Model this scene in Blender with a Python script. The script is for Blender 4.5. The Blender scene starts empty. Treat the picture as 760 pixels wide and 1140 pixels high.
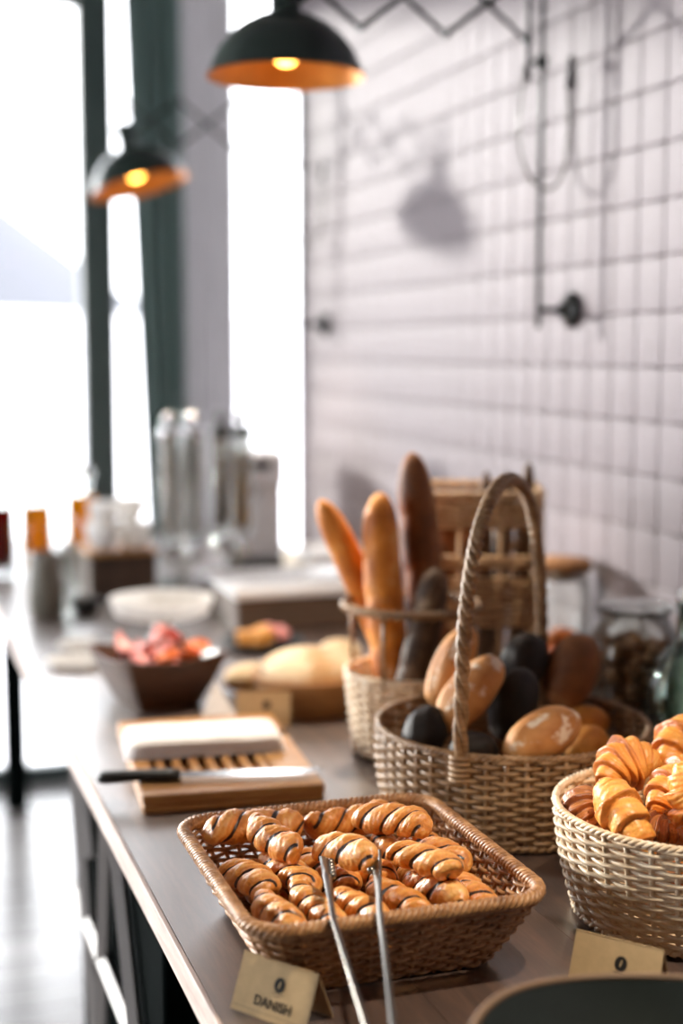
import bpy, math, random
from mathutils import Vector, Matrix, Euler, noise
R = math.radians
PI = math.pi
TAU = 2 * PI
random.seed(7)
scene = bpy.context.scene
COL = scene.collection
TT = 0.90          # table top height

# ------------------------------------------------------------------ camera
FPX, HCAM = 1583.0, 0.62
pit = math.atan(178 / FPX)
yaw = math.atan2(536, math.hypot(178, FPX))
FWD = Vector((math.sin(yaw) * math.cos(pit), math.cos(yaw) * math.cos(pit), -math.sin(pit)))
RGT = Vector((math.cos(yaw), -math.sin(yaw), 0))
UPV = RGT.cross(FWD)
CAM = Vector((0, 0, TT + HCAM))


def aty(x, y, Y):
    d = FWD + RGT * ((x - 380) / FPX) + UPV * ((570 - y) / FPX)
    return CAM + d * (Y / d.y)


cd = bpy.data.cameras.new('camera')
cam = bpy.data.objects.new('camera', cd)
COL.objects.link(cam)
cam.location = CAM
cam.rotation_euler = Matrix((RGT, UPV, -FWD)).transposed().to_euler()
cd.sensor_fit = 'VERTICAL'
cd.sensor_height = 36.0
cd.lens = 36.0 * FPX / 1140
cd.clip_start = 0.05
cd.clip_end = 3000
cd.dof.use_dof = True
cd.dof.focus_distance = 1.52
cd.dof.aperture_fstop = 1.7
cd.dof.aperture_blades = 0
scene.camera = cam


# ------------------------------------------------------------------ materials
def lin(c):
    return tuple(((v / 255) / 12.92 if v / 255 <= 0.04045 else ((v / 255 + 0.055) / 1.055) ** 2.4) for v in c) + (1.0,)


class Mat:
    def __init__(self, name):
        self.m = bpy.data.materials.new(name)
        self.m.use_nodes = True
        self.nt = self.m.node_tree
        self.b = self.nt.nodes['Principled BSDF']
        self.out = self.nt.nodes['Material Output']

    def n(self, t, **kw):
        nd = self.nt.nodes.new(t)
        for k, v in kw.items():
            if k in nd.inputs:
                nd.inputs[k].default_value = v
            else:
                setattr(nd, k, v)
        return nd

    def l(self, a, b):
        self.nt.links.new(a, b)

    def set(self, **kw):
        for k, v in kw.items():
            self.b.inputs[k.replace('_', ' ')].default_value = v
        return self

    def coord(self, kind='Object', scale=(1, 1, 1), rot=(0, 0, 0)):
        tc = self.n('ShaderNodeTexCoord')
        mp = self.n('ShaderNodeMapping')
        mp.inputs['Scale'].default_value = scale
        mp.inputs['Rotation'].default_value = rot
        self.l(tc.outputs[kind], mp.inputs['Vector'])
        return mp.outputs['Vector']

    def noise(self, vec, scale=5, detail=4, rough=0.6, dist=0.0):
        t = self.n('ShaderNodeTexNoise')
        t.inputs['Scale'].default_value = scale
        t.inputs['Detail'].default_value = detail
        t.inputs['Roughness'].default_value = rough
        t.inputs['Distortion'].default_value = dist
        self.l(vec, t.inputs['Vector'])
        return t.outputs['Fac']

    def ramp(self, fac, stops):
        r = self.n('ShaderNodeValToRGB')
        e = r.color_ramp.elements
        e[0].position, e[0].color = stops[0]
        e[1].position, e[1].color = stops[-1]
        for p, c in stops[1:-1]:
            k = e.new(p)
            k.color = c
        self.l(fac, r.inputs['Fac'])
        return r.outputs['Color']

    def mix(self, fac, a, b, mode='MIX'):
        m = self.n('ShaderNodeMix', data_type='RGBA', blend_type=mode)
        for sock, v in ((m.inputs[0], fac), (m.inputs[6], a), (m.inputs[7], b)):
            if hasattr(v, 'links'):
                self.l(v, sock)
            else:
                sock.default_value = v
        return m.outputs[2]

    def math(self, op, a, b=0.5):
        m = self.n('ShaderNodeMath', operation=op)
        for sock, v in ((m.inputs[0], a), (m.inputs[1], b)):
            if hasattr(v, 'links'):
                self.l(v, sock)
            else:
                sock.default_value = v
        return m.outputs[0]

    def attr(self, name):
        return self.n('ShaderNodeAttribute', attribute_name=name).outputs['Fac']

    def bump(self, h, strength=0.3, dist=0.002):
        b = self.n('ShaderNodeBump')
        b.inputs['Strength'].default_value = strength
        b.inputs['Distance'].default_value = dist
        self.l(h, b.inputs['Height'])
        self.l(b.outputs['Normal'], self.b.inputs['Normal'])

    def base(self, c):
        self.l(c, self.b.inputs['Base Color'])


def plain(name, rgb, rough=0.5, metal=0.0, var=0.12, scale=12, bump=0.0, spec=0.5, coat=0.0):
    m = Mat(name)
    c = lin(rgb)
    v = m.coord()
    n = m.noise(v, scale, 4)
    m.base(m.ramp(n, [(0.3, tuple(x * (1 - var) for x in c[:3]) + (1,)), (0.7, tuple(min(1, x * (1 + var)) for x in c[:3]) + (1,))]))
    m.set(Roughness=rough, Metallic=metal, Coat_Weight=coat)
    m.b.inputs['Specular IOR Level'].default_value = spec
    if bump:
        m.bump(m.noise(v, scale * 6, 3), bump)
    return m.m


def mat_wood(name, dark, light, rough=0.4, scale=(14, 1.2, 14), bump=0.2, spec=0.5):
    m = Mat(name)
    v = m.coord(scale=scale)
    g = m.noise(v, 3.0, 7, 0.65, 0.7)
    g2 = m.noise(v, 22.0, 3, 0.6)
    f = m.math('ADD', m.math('MULTIPLY', g, 0.72), m.math('MULTIPLY', g2, 0.28))
    m.base(m.ramp(f, [(0.33, lin(dark)), (0.5, lin(tuple((a + b) / 2 for a, b in zip(dark, light)))), (0.66, lin(light))]))
    m.set(Roughness=rough)
    m.b.inputs['Specular IOR Level'].default_value = spec
    m.bump(f, bump, 0.002)
    return m.m


def mat_wicker(name, dark, mid, light, rough=0.5):
    m = Mat(name)
    v = m.coord()
    n1 = m.noise(v, 16, 3)
    n2 = m.noise(m.coord(scale=(60, 60, 260)), 1.0, 3)
    f = m.math('ADD', m.math('MULTIPLY', n1, 0.45), m.math('MULTIPLY', n2, 0.55))
    m.base(m.ramp(f, [(0.32, lin(dark)), (0.5, lin(mid)), (0.68, lin(light))]))
    m.set(Roughness=rough)
    m.bump(n2, 0.25, 0.001)
    return m.m


def mat_pastry(name, pale, mid, dark, coat=0.35, rough=0.42, bscale=90, fill=None):
    """baked dough: attribute 'bake' browns the ridges, 'fill' is chocolate filling"""
    m = Mat(name)
    v = m.coord()
    rnd = m.n('ShaderNodeObjectInfo').outputs['Random']
    n1 = m.noise(v, 38, 5, 0.65)
    n2 = m.noise(v, bscale, 4, 0.6)
    f = m.math('ADD', m.math('MULTIPLY', m.attr('bake'), 0.62), m.math('MULTIPLY', n1, 0.5))
    f = m.math('ADD', m.math('SUBTRACT', f, 0.09), m.math('MULTIPLY', m.math('SUBTRACT', rnd, 0.5), 0.16))
    col = m.ramp(f, [(0.16, lin(pale)), (0.46, lin(mid)), (0.86, lin(dark))])
    if fill:
        fl = m.ramp(m.math('ADD', m.attr('fill'), m.math('MULTIPLY', m.math('SUBTRACT', n1, 0.5), 0.7)), [(0.5, (0, 0, 0, 1)), (0.62, (1, 1, 1, 1))])
        col = m.mix(fl, col, lin(fill))
    m.base(col)
    m.set(Roughness=rough, Coat_Weight=coat, Coat_Roughness=0.32)
    m.b.inputs['Subsurface Weight'].default_value = 0.08
    m.b.inputs['Subsurface Radius'].default_value = (0.012, 0.006, 0.003)
    m.bump(m.math('ADD', m.math('MULTIPLY', n2, 0.6), m.math('MULTIPLY', m.noise(v, bscale * 3, 3), 0.3)), 0.7, 0.004)
    return m.m


def mat_bread(name, dark, mid, light, flour=None, amount=0.5, rough=0.6):
    m = Mat(name)
    v = m.coord()
    n1 = m.noise(v, 17, 5, 0.6)
    f = m.math('ADD', m.math('MULTIPLY', n1, 0.7), m.math('MULTIPLY', m.attr('bake'), 0.3))
    col = m.ramp(f, [(0.28, lin(light)), (0.45, lin(mid)), (0.66, lin(dark))])
    if flour:
        fn = m.noise(v, 30, 6, 0.75)
        fn = m.math('ADD', fn, m.math('MULTIPLY', m.attr('flour'), 0.5))
        e = 0.95 - amount * 0.5
        col = m.mix(m.ramp(fn, [(e - 0.12, (0, 0, 0, 1)), (e + 0.16, (0.85, 0.85, 0.85, 1))]), col, lin(flour))
    m.base(col)
    m.set(Roughness=rough)
    m.b.inputs['Specular IOR Level'].default_value = 0.35
    m.bump(m.noise(v, 120, 4), 0.35, 0.002)
    return m.m


def mat_glass(name, tint=(240, 244, 242), rough=0.03, fr=1.45, gain=1.0):
    m = Mat(name)
    m.nt.nodes.remove(m.b)
    t = m.n('ShaderNodeBsdfTransparent')
    t.inputs['Color'].default_value = lin(tint)
    g = m.n('ShaderNodeBsdfGlossy')
    g.inputs['Roughness'].default_value = rough
    g.inputs['Color'].default_value = (1, 1, 1, 1)
    f = m.n('ShaderNodeFresnel')
    f.inputs['IOR'].default_value = fr
    mx = m.n('ShaderNodeMixShader')
    m.l(m.math('MULTIPLY', f.outputs[0], gain), mx.inputs[0])
    m.l(t.outputs[0], mx.inputs[1])
    m.l(g.outputs[0], mx.inputs[2])
    m.l(mx.outputs[0], m.out.inputs['Surface'])
    return m.m


def mat_translucent(name, rgb, amt=0.5, gloss=0.0):
    m = Mat(name)
    v = m.coord(scale=(40, 40, 3))
    c = lin(rgb)
    col = m.ramp(m.noise(v, 2, 3), [(0.3, tuple(x * 0.85 for x in c[:3]) + (1,)), (0.7, c)])
    m.nt.nodes.remove(m.b)
    d = m.n('ShaderNodeBsdfDiffuse')
    t = m.n('ShaderNodeBsdfTranslucent')
    m.l(col, d.inputs['Color'])
    m.l(col, t.inputs['Color'])
    mx = m.n('ShaderNodeMixShader')
    mx.inputs[0].default_value = amt
    m.l(d.outputs[0], mx.inputs[1])
    m.l(t.outputs[0], mx.inputs[2])
    m.l(mx.outputs[0], m.out.inputs['Surface'])
    return m.m


def mat_emit(name, rgb, s):
    m = Mat(name)
    m.set(Emission_Color=lin(rgb), Emission_Strength=s, Base_Color=lin(rgb))
    return m.m


M = {}
M['tile'] = plain('glazed_white_tile', (144, 135, 139), 0.5, var=0.03, scale=6, spec=0.1)
M['grout'] = plain('grey_grout', (140, 132, 128), 0.8, var=0.06)
M['plaster'] = plain('plaster', (205, 200, 198), 0.8, var=0.03)
M['darkplaster'] = plain('dark_plaster', (70, 66, 63), 0.85, var=0.05)
M['ceiling'] = plain('ceiling_paint', (150, 144, 140), 0.85, var=0.04)
M['frame'] = plain('dark_frame_paint', (64, 78, 76), 0.4, var=0.08)
M['pane'] = mat_glass('window_glass', (250, 252, 252), 0.0, 1.5)
M['table'] = mat_wood('oiled_brown_wood', (52, 35, 28), (98, 72, 57), 0.24, (14, 1.3, 14), 0.08, 0.6)
for k_, v_ in (('Coat Weight', 1.0), ('Coat Roughness', 0.48), ('Coat IOR', 2.15)):
    M['table'].node_tree.nodes['Principled BSDF'].inputs[k_].default_value = v_
M['table_edge'] = mat_wood('worn_pale_wood', (172, 152, 142), (226, 208, 198), 0.6, (14, 1.3, 14), 0.5)
M['black_steel'] = plain('black_steel', (10, 15, 15), 1.0, var=0.15, spec=0.02)
M['grey_bar'] = plain('pale_grey_bar', (170, 165, 162), 0.5, var=0.06)
M['lampshade'] = plain('green_black_enamel', (38, 54, 50), 0.3, var=0.08, spec=0.5)
M['lampgold'] = plain('gold_shade_lining', (214, 142, 62), 0.35, metal=0.6, var=0.1, scale=20)
M['arm'] = plain('black_arm_metal', (18, 26, 25), 0.35, var=0.1)
M['cord'] = plain('grey_clear_cord', (150, 148, 142), 0.25, var=0.05)
M['rubber'] = plain('black_rubber', (16, 17, 17), 0.5)
M['bulb'] = mat_emit('glowing_bulb', (255, 170, 70), 9)
M['wicker_tray'] = mat_wicker('brown_wicker', (108, 72, 45), (176, 128, 84), (228, 184, 136), 0.4)
M['wicker_pale'] = mat_wicker('pale_willow', (186, 156, 122), (232, 208, 174), (252, 240, 218), 0.38)
M['wicker_mid'] = mat_wicker('tan_willow', (96, 70, 46), (148, 114, 78), (196, 162, 122), 0.42)
M['wicker_tall'] = mat_wicker('weathered_tan_willow', (146, 108, 72), (200, 162, 118), (236, 206, 164), 0.42)
M['croissant'] = mat_pastry('croissant_crust', (252, 190, 96), (230, 140, 50), (136, 62, 20), 0.3, 0.42, 100)
M['croissant_dark'] = mat_pastry('chocolate_croissant_crust', (190, 122, 66), (132, 72, 34), (62, 28, 14), 0.4, 0.36, 100)
M['danish'] = mat_pastry('danish_crust', (252, 200, 120), (226, 146, 64), (136, 66, 26), 0.5, 0.4, 80, fill=(38, 18, 12))
M['roll_tan'] = mat_bread('tan_roll_crust', (176, 112, 58), (218, 158, 96), (240, 196, 138), (240, 224, 200), -0.2)
M['roll_gold'] = mat_bread('golden_roll_crust', (190, 112, 42), (222, 150, 66), (240, 184, 104))
M['roll_dark'] = mat_bread('dark_rye_crust', (28, 22, 18), (48, 38, 30), (66, 54, 44), (150, 142, 134), -0.5)
M['roll_brown'] = mat_bread('brown_roll_crust', (104, 62, 32), (146, 94, 54), (190, 134, 84), (210, 180, 140), -0.4)
M['baguette'] = mat_bread('baguette_crust', (176, 96, 30), (232, 146, 58), (248, 192, 112), (250, 226, 186), 0.12, 0.5)
M['baguette_dark'] = mat_bread('dark_baguette_crust', (52, 36, 24), (86, 62, 42), (140, 106, 74), (180, 156, 126), 0.2)
M['baguette_brown'] = mat_bread('brown_baguette_crust', (88, 52, 28), (142, 86, 44), (196, 134, 80), (200, 176, 140), 0.0)
M['loaf'] = mat_bread('floured_loaf_crust', (168, 124, 80), (202, 162, 114), (222, 188, 142), (230, 210, 176), 0.4)
M['tub'] = mat_wood('tan_wood', (150, 108, 70), (190, 146, 100), 0.55, (2, 2, 10))
M['board'] = mat_wood('light_board_wood', (168, 112, 60), (212, 164, 104), 0.4, (1.5, 10, 10))
M['boarddark'] = plain('crumb_tray_shadow_wood', (70, 46, 30), 0.7)
M['cloth'] = plain('white_napkin', (250, 246, 244), 0.9, var=0.03, scale=60, bump=0.2, spec=0.2)
M['steel'] = plain('brushed_steel', (196, 196, 194), 0.18, metal=1.0, var=0.05)
M['chrome'] = plain('chrome', (222, 222, 222), 0.08, metal=1.0, var=0.02)
M['tongs'] = plain('tongs_steel', (128, 124, 118), 0.3, metal=1.0, var=0.06)
M['kraft'] = plain('kraft_card', (198, 170, 128), 0.8, var=0.07, scale=90, spec=0.2)
M['ink'] = plain('dark_ink', (44, 42, 40), 0.8, spec=0.2)
M['ink_soft'] = plain('grey_ink', (140, 120, 94), 0.8, spec=0.2)
M['darkbowl'] = plain('charcoal_stoneware', (34, 42, 40), 0.5, var=0.12, scale=30)
M['bowlrim'] = plain('bare_clay_rim', (118, 92, 68), 0.55)
M['hambowl'] = mat_wood('dark_bowl_wood', (58, 38, 26), (104, 72, 50), 0.42, (3, 3, 12))
M['ham'] = plain('pink_ham', (226, 146, 140), 0.4, var=0.18, scale=25)
M['salmon'] = plain('orange_salmon', (232, 120, 52), 0.4, var=0.2, scale=25)
M['cheese'] = plain('orange_cheese', (232, 164, 80), 0.5, var=0.1)
M['white'] = plain('white_porcelain', (250, 249, 248), 0.12, var=0.02)
M['white_thin'] = mat_translucent('thin_white_porcelain', (252, 251, 250), 0.5)
M['slate'] = plain('dark_slate', (34, 36, 36), 0.5)
M['crate'] = mat_wood('dark_crate_wood', (66, 50, 40), (104, 82, 66), 0.6, (1.5, 8, 8))
M['ice'] = plain('white_ribbed_tray', (250, 250, 252), 0.15, var=0.03)
M['juice'] = mat_translucent('orange_juice', (255, 186, 30), 0.75)
M['redjuice'] = mat_translucent('red_juice', (150, 20, 16), 0.5)
M['glass'] = mat_glass('clear_glass', (250, 252, 251), 0.02, 1.45, 0.7)
M['greenglass'] = mat_glass('greenish_glass', (222, 234, 226), 0.03, 1.5, 0.9)
M['cork'] = plain('cork', (148, 104, 64), 0.8, var=0.2, scale=80)
M['cereal'] = plain('tan_cereal', (196, 148, 94), 0.7, var=0.35, scale=60, bump=0.6)
M['cereal_dark'] = plain('dark_cereal', (84, 58, 40), 0.7, var=0.35, scale=60, bump=0.6)
M['amber'] = mat_translucent('amber_flakes', (206, 150, 72), 0.4)
M['walnut'] = plain('walnut_shell', (142, 100, 62), 0.6, var=0.35, scale=60, bump=0.5)
M['machine'] = plain('pale_grey_enamel', (226, 221, 220), 0.35)
M['jug'] = plain('grey_stoneware', (134, 130, 118), 0.3)
M['beige'] = plain('beige_card', (214, 200, 180), 0.7)
M['curtain_dark'] = mat_translucent('dark_curtain_cloth', (124, 142, 140), 0.3)
M['curtain_grey'] = mat_translucent('grey_curtain_cloth', (212, 210, 212), 0.5)
M['white_ground'] = plain('pale_ground', (236, 234, 236), 0.9, var=0.03, scale=0.02)
M['hill'] = plain('pale_blue_hillside', (86, 87, 93), 0.95, var=0.05, scale=0.02)
M['fruit'] = plain('orange_dried_fruit', (226, 122, 48), 0.5, var=0.2)


def mat_floor():
    m = Mat('grey_plank_floor')
    v = m.coord()
    sep = m.n('ShaderNodeSeparateXYZ')
    m.l(v, sep.inputs[0])
    row = m.math('FLOOR', m.math('DIVIDE', sep.outputs[1], 0.14))
    wn = m.n('ShaderNodeTexWhiteNoise', noise_dimensions='1D')
    m.l(row, wn.inputs['W'])
    g = m.noise(m.coord(scale=(1.2, 16, 1)), 3, 6, 0.6, 0.5)
    f = m.math('ADD', m.math('MULTIPLY', wn.outputs[0], 0.6), m.math('MULTIPLY', g, 0.4))
    gap = m.math('LESS_THAN', m.math('FRACT', m.math('DIVIDE', sep.outputs[1], 0.14)), 0.05)
    col = m.ramp(f, [(0.1, lin((130, 126, 124))), (0.9, lin((214, 210, 210)))])
    m.base(m.mix(gap, col, lin((40, 38, 38))))
    m.set(Roughness=0.22)
    m.bump(m.math('ADD', m.math('MULTIPLY', gap, -1.0), m.math('MULTIPLY', g, 0.3)), 0.3, 0.003)
    return m.m


M['floor'] = mat_floor()


# ------------------------------------------------------------------ mesh helpers
class MB:
    def __init__(self):
        self.v, self.f, self.attrs = [], [], {}

    def add(self, verts, faces, **attrs):
        o = len(self.v)
        self.v.extend(tuple(p) for p in verts)
        self.f.extend(tuple(i + o for i in q) for q in faces)
        for k in set(self.attrs) | set(attrs):
            a = self.attrs.setdefault(k, [0.0] * o)
            a.extend(attrs.get(k, [0.0] * len(verts)))
        return self

    def box(self, c, s, rz=0, bev=0.0, rot=None):
        """box with chamfered edges (bev) of centre c, full size s"""
        hx, hy, hz = (q / 2 for q in s)
        b = min(bev, hx * 0.9, hy * 0.9, hz * 0.9)
        m = rot if rot else Matrix.Rotation(rz, 3, 'Z')
        c = Vector(c)
        if b <= 0:
            vs = [Vector((x, y, z)) for z in (-hz, hz) for y in (-hy, hy) for x in (-hx, hx)]
            fs = [(0, 2, 3, 1), (4, 5, 7, 6), (0, 1, 5, 4), (2, 6, 7, 3), (0, 4, 6, 2), (1, 3, 7, 5)]
            return self.add([c + m @ v for v in vs], fs)
        bm_v, idx = [], {}
        for sx in (-1, 1):
            for sy in (-1, 1):
                for sz in (-1, 1):
                    for ax in range(3):
                        p = [sx * (hx - b), sy * (hy - b), sz * (hz - b)]
                        p[ax] = (sx * hx, sy * hy, sz * hz)[ax]
                        idx[(sx, sy, sz, ax)] = len(bm_v)
                        bm_v.append(Vector(p))
        fs = []
        for ax in range(3):
            for s0 in (-1, 1):
                o = [a for a in range(3) if a != ax]
                q = []
                for a, d in ((-1, -1), (1, -1), (1, 1), (-1, 1)):
                    k = [0, 0, 0]
                    k[ax], k[o[0]], k[o[1]] = s0, a, d
                    q.append(idx[tuple(k) + (ax,)])
                flip = (s0 > 0) == (ax == 1)
                fs.append(tuple(q[::-1]) if flip else tuple(q))
        for ax in range(3):
            o = [a for a in range(3) if a != ax]
            for a in (-1, 1):
                for d in (-1, 1):
                    k0, k1 = [0, 0, 0], [0, 0, 0]
                    k0[ax], k1[ax] = -1, 1
                    for k in (k0, k1):
                        k[o[0]], k[o[1]] = a, d
                    fs.append((idx[tuple(k0) + (o[0],)], idx[tuple(k1) + (o[0],)], idx[tuple(k1) + (o[1],)], idx[tuple(k0) + (o[1],)]))
        for sx in (-1, 1):
            for sy in (-1, 1):
                for sz in (-1, 1):
                    fs.append(tuple(idx[(sx, sy, sz, ax)] for ax in range(3)))
        return self.add([c + m @ v for v in bm_v], fs)

    def tube(self, pts, rad, sides=8, closed=False, cap=True, flat=1.0, up=None):
        pts = [Vector(p) for p in pts]
        n = len(pts)
        rr = rad if isinstance(rad, (list, tuple)) else [rad] * n
        vs, fs = [], []
        prev = None
        for i, p in enumerate(pts):
            if closed:
                t = pts[(i + 1) % n] - pts[i - 1]
            else:
                t = pts[min(i + 1, n - 1)] - pts[max(i - 1, 0)]
            if t.length < 1e-9:
                t = Vector((0, 0, 1))
            t.normalize()
            if up is not None:
                a = Vector(up)
            elif prev is None:
                a = Vector((0, 0, 1)) if abs(t.z) < 0.9 else Vector((1, 0, 0))
            else:
                a = prev
            nrm = (a - t * a.dot(t))
            if nrm.length < 1e-6:
                nrm = t.orthogonal()
            nrm.normalize()
            prev = nrm
            bn = t.cross(nrm)
            for k in range(sides):
                th = TAU * k / sides
                vs.append(p + nrm * (math.cos(th) * rr[i] * flat) + bn * (math.sin(th) * rr[i]))
        for i in range(n if closed else n - 1):
            j = (i + 1) % n
            for k in range(sides):
                k2 = (k + 1) % sides
                fs.append((i * sides + k, j * sides + k, j * sides + k2, i * sides + k2))
        if cap and not closed:
            fs.append(tuple(range(sides)))
            fs.append(tuple((n - 1) * sides + k for k in reversed(range(sides))))
        return self.add(vs, fs)

    def lathe(self, prof, segs=32, c=(0, 0, 0), m=None):
        c = Vector(c)
        vs, fs = [], []
        n = len(prof)
        for r, z in prof:
            for k in range(segs):
                th = TAU * k / segs
                p = Vector((max(r, 1e-5) * math.cos(th), max(r, 1e-5) * math.sin(th), z))
                vs.append(c + (m @ p if m else p))
        for i in range(n - 1):
            for k in range(segs):
                k2 = (k + 1) % segs
                fs.append((i * segs + k, i * segs + k2, (i + 1) * segs + k2, (i + 1) * segs + k))
        return self.add(vs, fs)

    def build(self, name, mat, parent=None, smooth=True, loc=None):
        me = bpy.data.meshes.new(name)
        me.from_pydata(self.v, [], self.f)
        me.validate()
        for k, a in self.attrs.items():
            at = me.attributes.new(k, 'FLOAT', 'POINT')
            at.data.foreach_set('value', a)
        if smooth:
            me.polygons.foreach_set('use_smooth', [True] * len(me.polygons))
            if smooth == 'auto':
                me.set_sharp_from_angle(angle=R(38))
        me.materials.append(mat)
        me.update()
        o = bpy.data.objects.new(name, me)
        COL.objects.link(o)
        if parent:
            o.parent = parent
        if loc is not None:
            o.location = loc
        return o


def tag(o, label, cat, group=None, kind=None):
    o['label'] = label
    o['category'] = cat
    if group:
        o['group'] = group
    if kind:
        o['kind'] = kind
    return o


def thing(name, label, cat, loc=(0, 0, 0), rz=0, group=None):
    o = bpy.data.objects.new(name, None)
    o.empty_display_size = 0.05
    COL.objects.link(o)
    o.location = loc
    o.rotation_euler = (0, 0, rz)
    return tag(o, label, cat, group)


def structure(o, label=None):
    o['kind'] = 'structure'
    if label:
        o['label'] = label
    return o


def dup(root, label, loc=None, rot=None, group=None):
    r = root.copy()
    COL.objects.link(r)
    for ch in list(root.children):
        c = ch.copy()
        COL.objects.link(c)
        c.parent = r
        for g in list(ch.children):
            d = g.copy()
            COL.objects.link(d)
            d.parent = c
    r['label'] = label
    if loc is not None:
        r.location = loc
    if rot is not None:
        r.rotation_euler = rot
    if group:
        r['group'] = group
    return r


# ------------------------------------------------------------------ the room
XW = 1.30                      # tiled wall plane
YE = 4.30                      # end of the tiled wall
YF = 5.00                      # window wall
mb = MB().box((-0.4, 1.0, -0.03), (8.2, 8.2, 0.06))
structure(mb.build('floor', M['floor'], smooth=False))
mb = MB().box((-0.4, 1.0, 3.25), (8.2, 8.2, 0.1))
structure(mb.build('ceiling', M['ceiling'], smooth=False))
wall = structure(MB().box((XW + 0.095, (YE - 3.0) / 2, 1.6), (0.17, YE + 3.0, 3.2)).build('wall_right', M['grout'], smooth=False))
tp, tz = 0.0857, 0.0945
tiles = MB()
prof = [(0.0, -0.0025), (0.0006, -0.0010), (0.0015, -0.0002), (0.003, 0.0)]
ks = range(int((-1.2 - 2.14) / tp), int((YE - 2.14) / tp) + 1)
random.seed(3)
for i in ks:
    for j in range(-17, 18):
        y0, z0 = 2.14 + i * tp, 1.588 + j * tz
        if z0 < -0.01 or z0 + tz > 3.22 or y0 + tp > YE + 0.02:
            continue
        dt = random.uniform(-0.0012, 0.0012)
        dt2 = random.uniform(-0.0012, 0.0012)
        g = 0.0009
        ring = []
        for ins, dz in prof:
            a0, a1, b0, b1 = y0 + g + ins, y0 + tp - g - ins, z0 + g + ins, z0 + tz - g - ins
            for yy, zz in ((a0, b0), (a1, b0), (a1, b1), (a0, b1)):
                off = dt * (yy - y0 - tp / 2) + dt2 * (zz - z0 - tz / 2)
                ring.append((XW - 0.0015 - dz * 1.0 + off - 0.003, yy, zz))
        fs = []
        for k in range(len(prof) - 1):
            for q in range(4):
                q2 = (q + 1) % 4
                fs.append((k * 4 + q, (k + 1) * 4 + q, (k + 1) * 4 + q2, k * 4 + q2))
        e = (len(prof) - 1) * 4
        fs.append((e, e + 3, e + 2, e + 1))
        tiles.add(ring, fs)
tl = tiles.build('tiling', M['tile'], wall, smooth=True)
structure(tl)
WY0, WY1 = 1.2, 4.8
wm, wl_ = (WY0 + WY1) / 2, WY1 - WY0
wl = MB().box((-4.35, (-3.1 + WY0) / 2, 1.6), (0.1, WY0 + 3.1, 3.2)).box((-4.35, (WY1 + 5.1) / 2, 1.6), (0.1, 5.1 - WY1, 3.2))
wl.box((-4.35, wm, 0.25), (0.1, wl_, 0.5)).box((-4.35, wm, 3.0), (0.1, wl_, 0.4))
structure(wl.build('wall_left', M['darkplaster'], smooth=False))
fr = MB()
for q in range(4):
    fr.box((-4.35, WY0 + 0.04 + q * (wl_ - 0.08) / 3, 1.65), (0.08, 0.08, 2.3), bev=0.006)
fr = structure(fr.build('window_5', M['frame'], smooth=False))
MB().box((-4.35, wm, 1.65), (0.012, wl_ - 0.1, 2.3)).build('pane', M['pane'], fr, smooth=False)
structure(MB().box((-0.4, -3.05, 1.6), (8.2, 0.1, 3.2)).build('wall_back', M['darkplaster'], smooth=False))
structure(MB().box((3.65, 4.0, 1.6), (0.1, 2.2, 3.2)).build('wall_end', M['plaster'], smooth=False))
structure(MB().box((2.5, YE - 0.05, 1.6), (2.2, 0.1, 3.2)).build('wall_return', M['plaster'], smooth=False))


def window(n, x0, x1, z0, z1):
    fr = structure(MB().box(((x0 + x1) / 2, YF + 0.03, z1 + 0.045), (x1 - x0 + 0.1, 0.07, 0.09), bev=0.006)
                   .box(((x0 + x1) / 2, YF + 0.03, z0 - 0.03), (x1 - x0 + 0.1, 0.07, 0.06), bev=0.006)
                   .build('window_%d' % n, M['frame'], smooth=False))
    p = MB().box(((x0 + x1) / 2, YF + 0.03, (z0 + z1) / 2), (x1 - x0 + 0.02, 0.012, z1 - z0 + 0.02)).build('pane', M['pane'], fr, smooth=False)
    return fr


window(1, -0.96, 0.735, 0.06, 2.69)
window(2, 0.85, 2.3, 0.06, 3.09)
window(3, -4.2, -1.05, 0.06, 2.69)
window(4, 2.39, 3.55, 0.06, 3.09)
n = 0
for x, w in ((0.793, 0.118), (-1.005, 0.09), (2.345, 0.09), (-4.25, 0.1), (3.6, 0.1)):
    n += 1
    structure(MB().box((x, YF + 0.03, 1.6), (w, 0.09, 3.2), bev=0.008).build('trim_%d' % n, M['frame'], smooth=False))
structure(MB().box((-1.75, YF + 0.03, 2.99), (5.0, 0.06, 0.42)).build('wall_far', M['frame'], smooth=False))


# curtains beside the window
def curtain(name, label, mat, xa0, xa1, xb0, xb1, y, folds, amp):
    mb = MB()
    nx, nz = folds * 8, 24
    vs, fs = [], []
    for j in range(nz + 1):
        t = j / nz
        z = 3.15 - t * 3.11
        for i in range(nx + 1):
            u = i / nx
            x0, x1 = xa0 + (xb0 - xa0) * t, xa1 + (xb1 - xa1) * t
            vs.append((x0 + (x1 - x0) * u, y + amp * math.sin(u * folds * TAU + 0.5 * math.sin(t * 5 + u * 9)) + amp * 0.3 * math.sin(u * 37), z))
    w = nx + 1
    for j in range(nz):
        for i in range(nx):
            fs.append((j * w + i, j * w + i + 1, (j + 1) * w + i + 1, (j + 1) * w + i))
    mb.add(vs, fs)
    o = mb.build(name, mat)
    s = o.modifiers.new('thick', 'SOLIDIFY')
    s.thickness = 0.003
    return tag(o, label, 'curtain')


curtain('curtain', 'dark green-grey curtain hanging beside the dark window post', M['curtain_dark'], 0.868, 1.07, 0.965, 1.08, 4.93, 4, 0.022)
curtain('curtain', 'lighter grey gathered curtain hanging between the dark curtain and the bright wall opening', M['curtain_grey'], 1.075, 1.26, 1.085, 1.262, 4.93, 6, 0.016)

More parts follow.
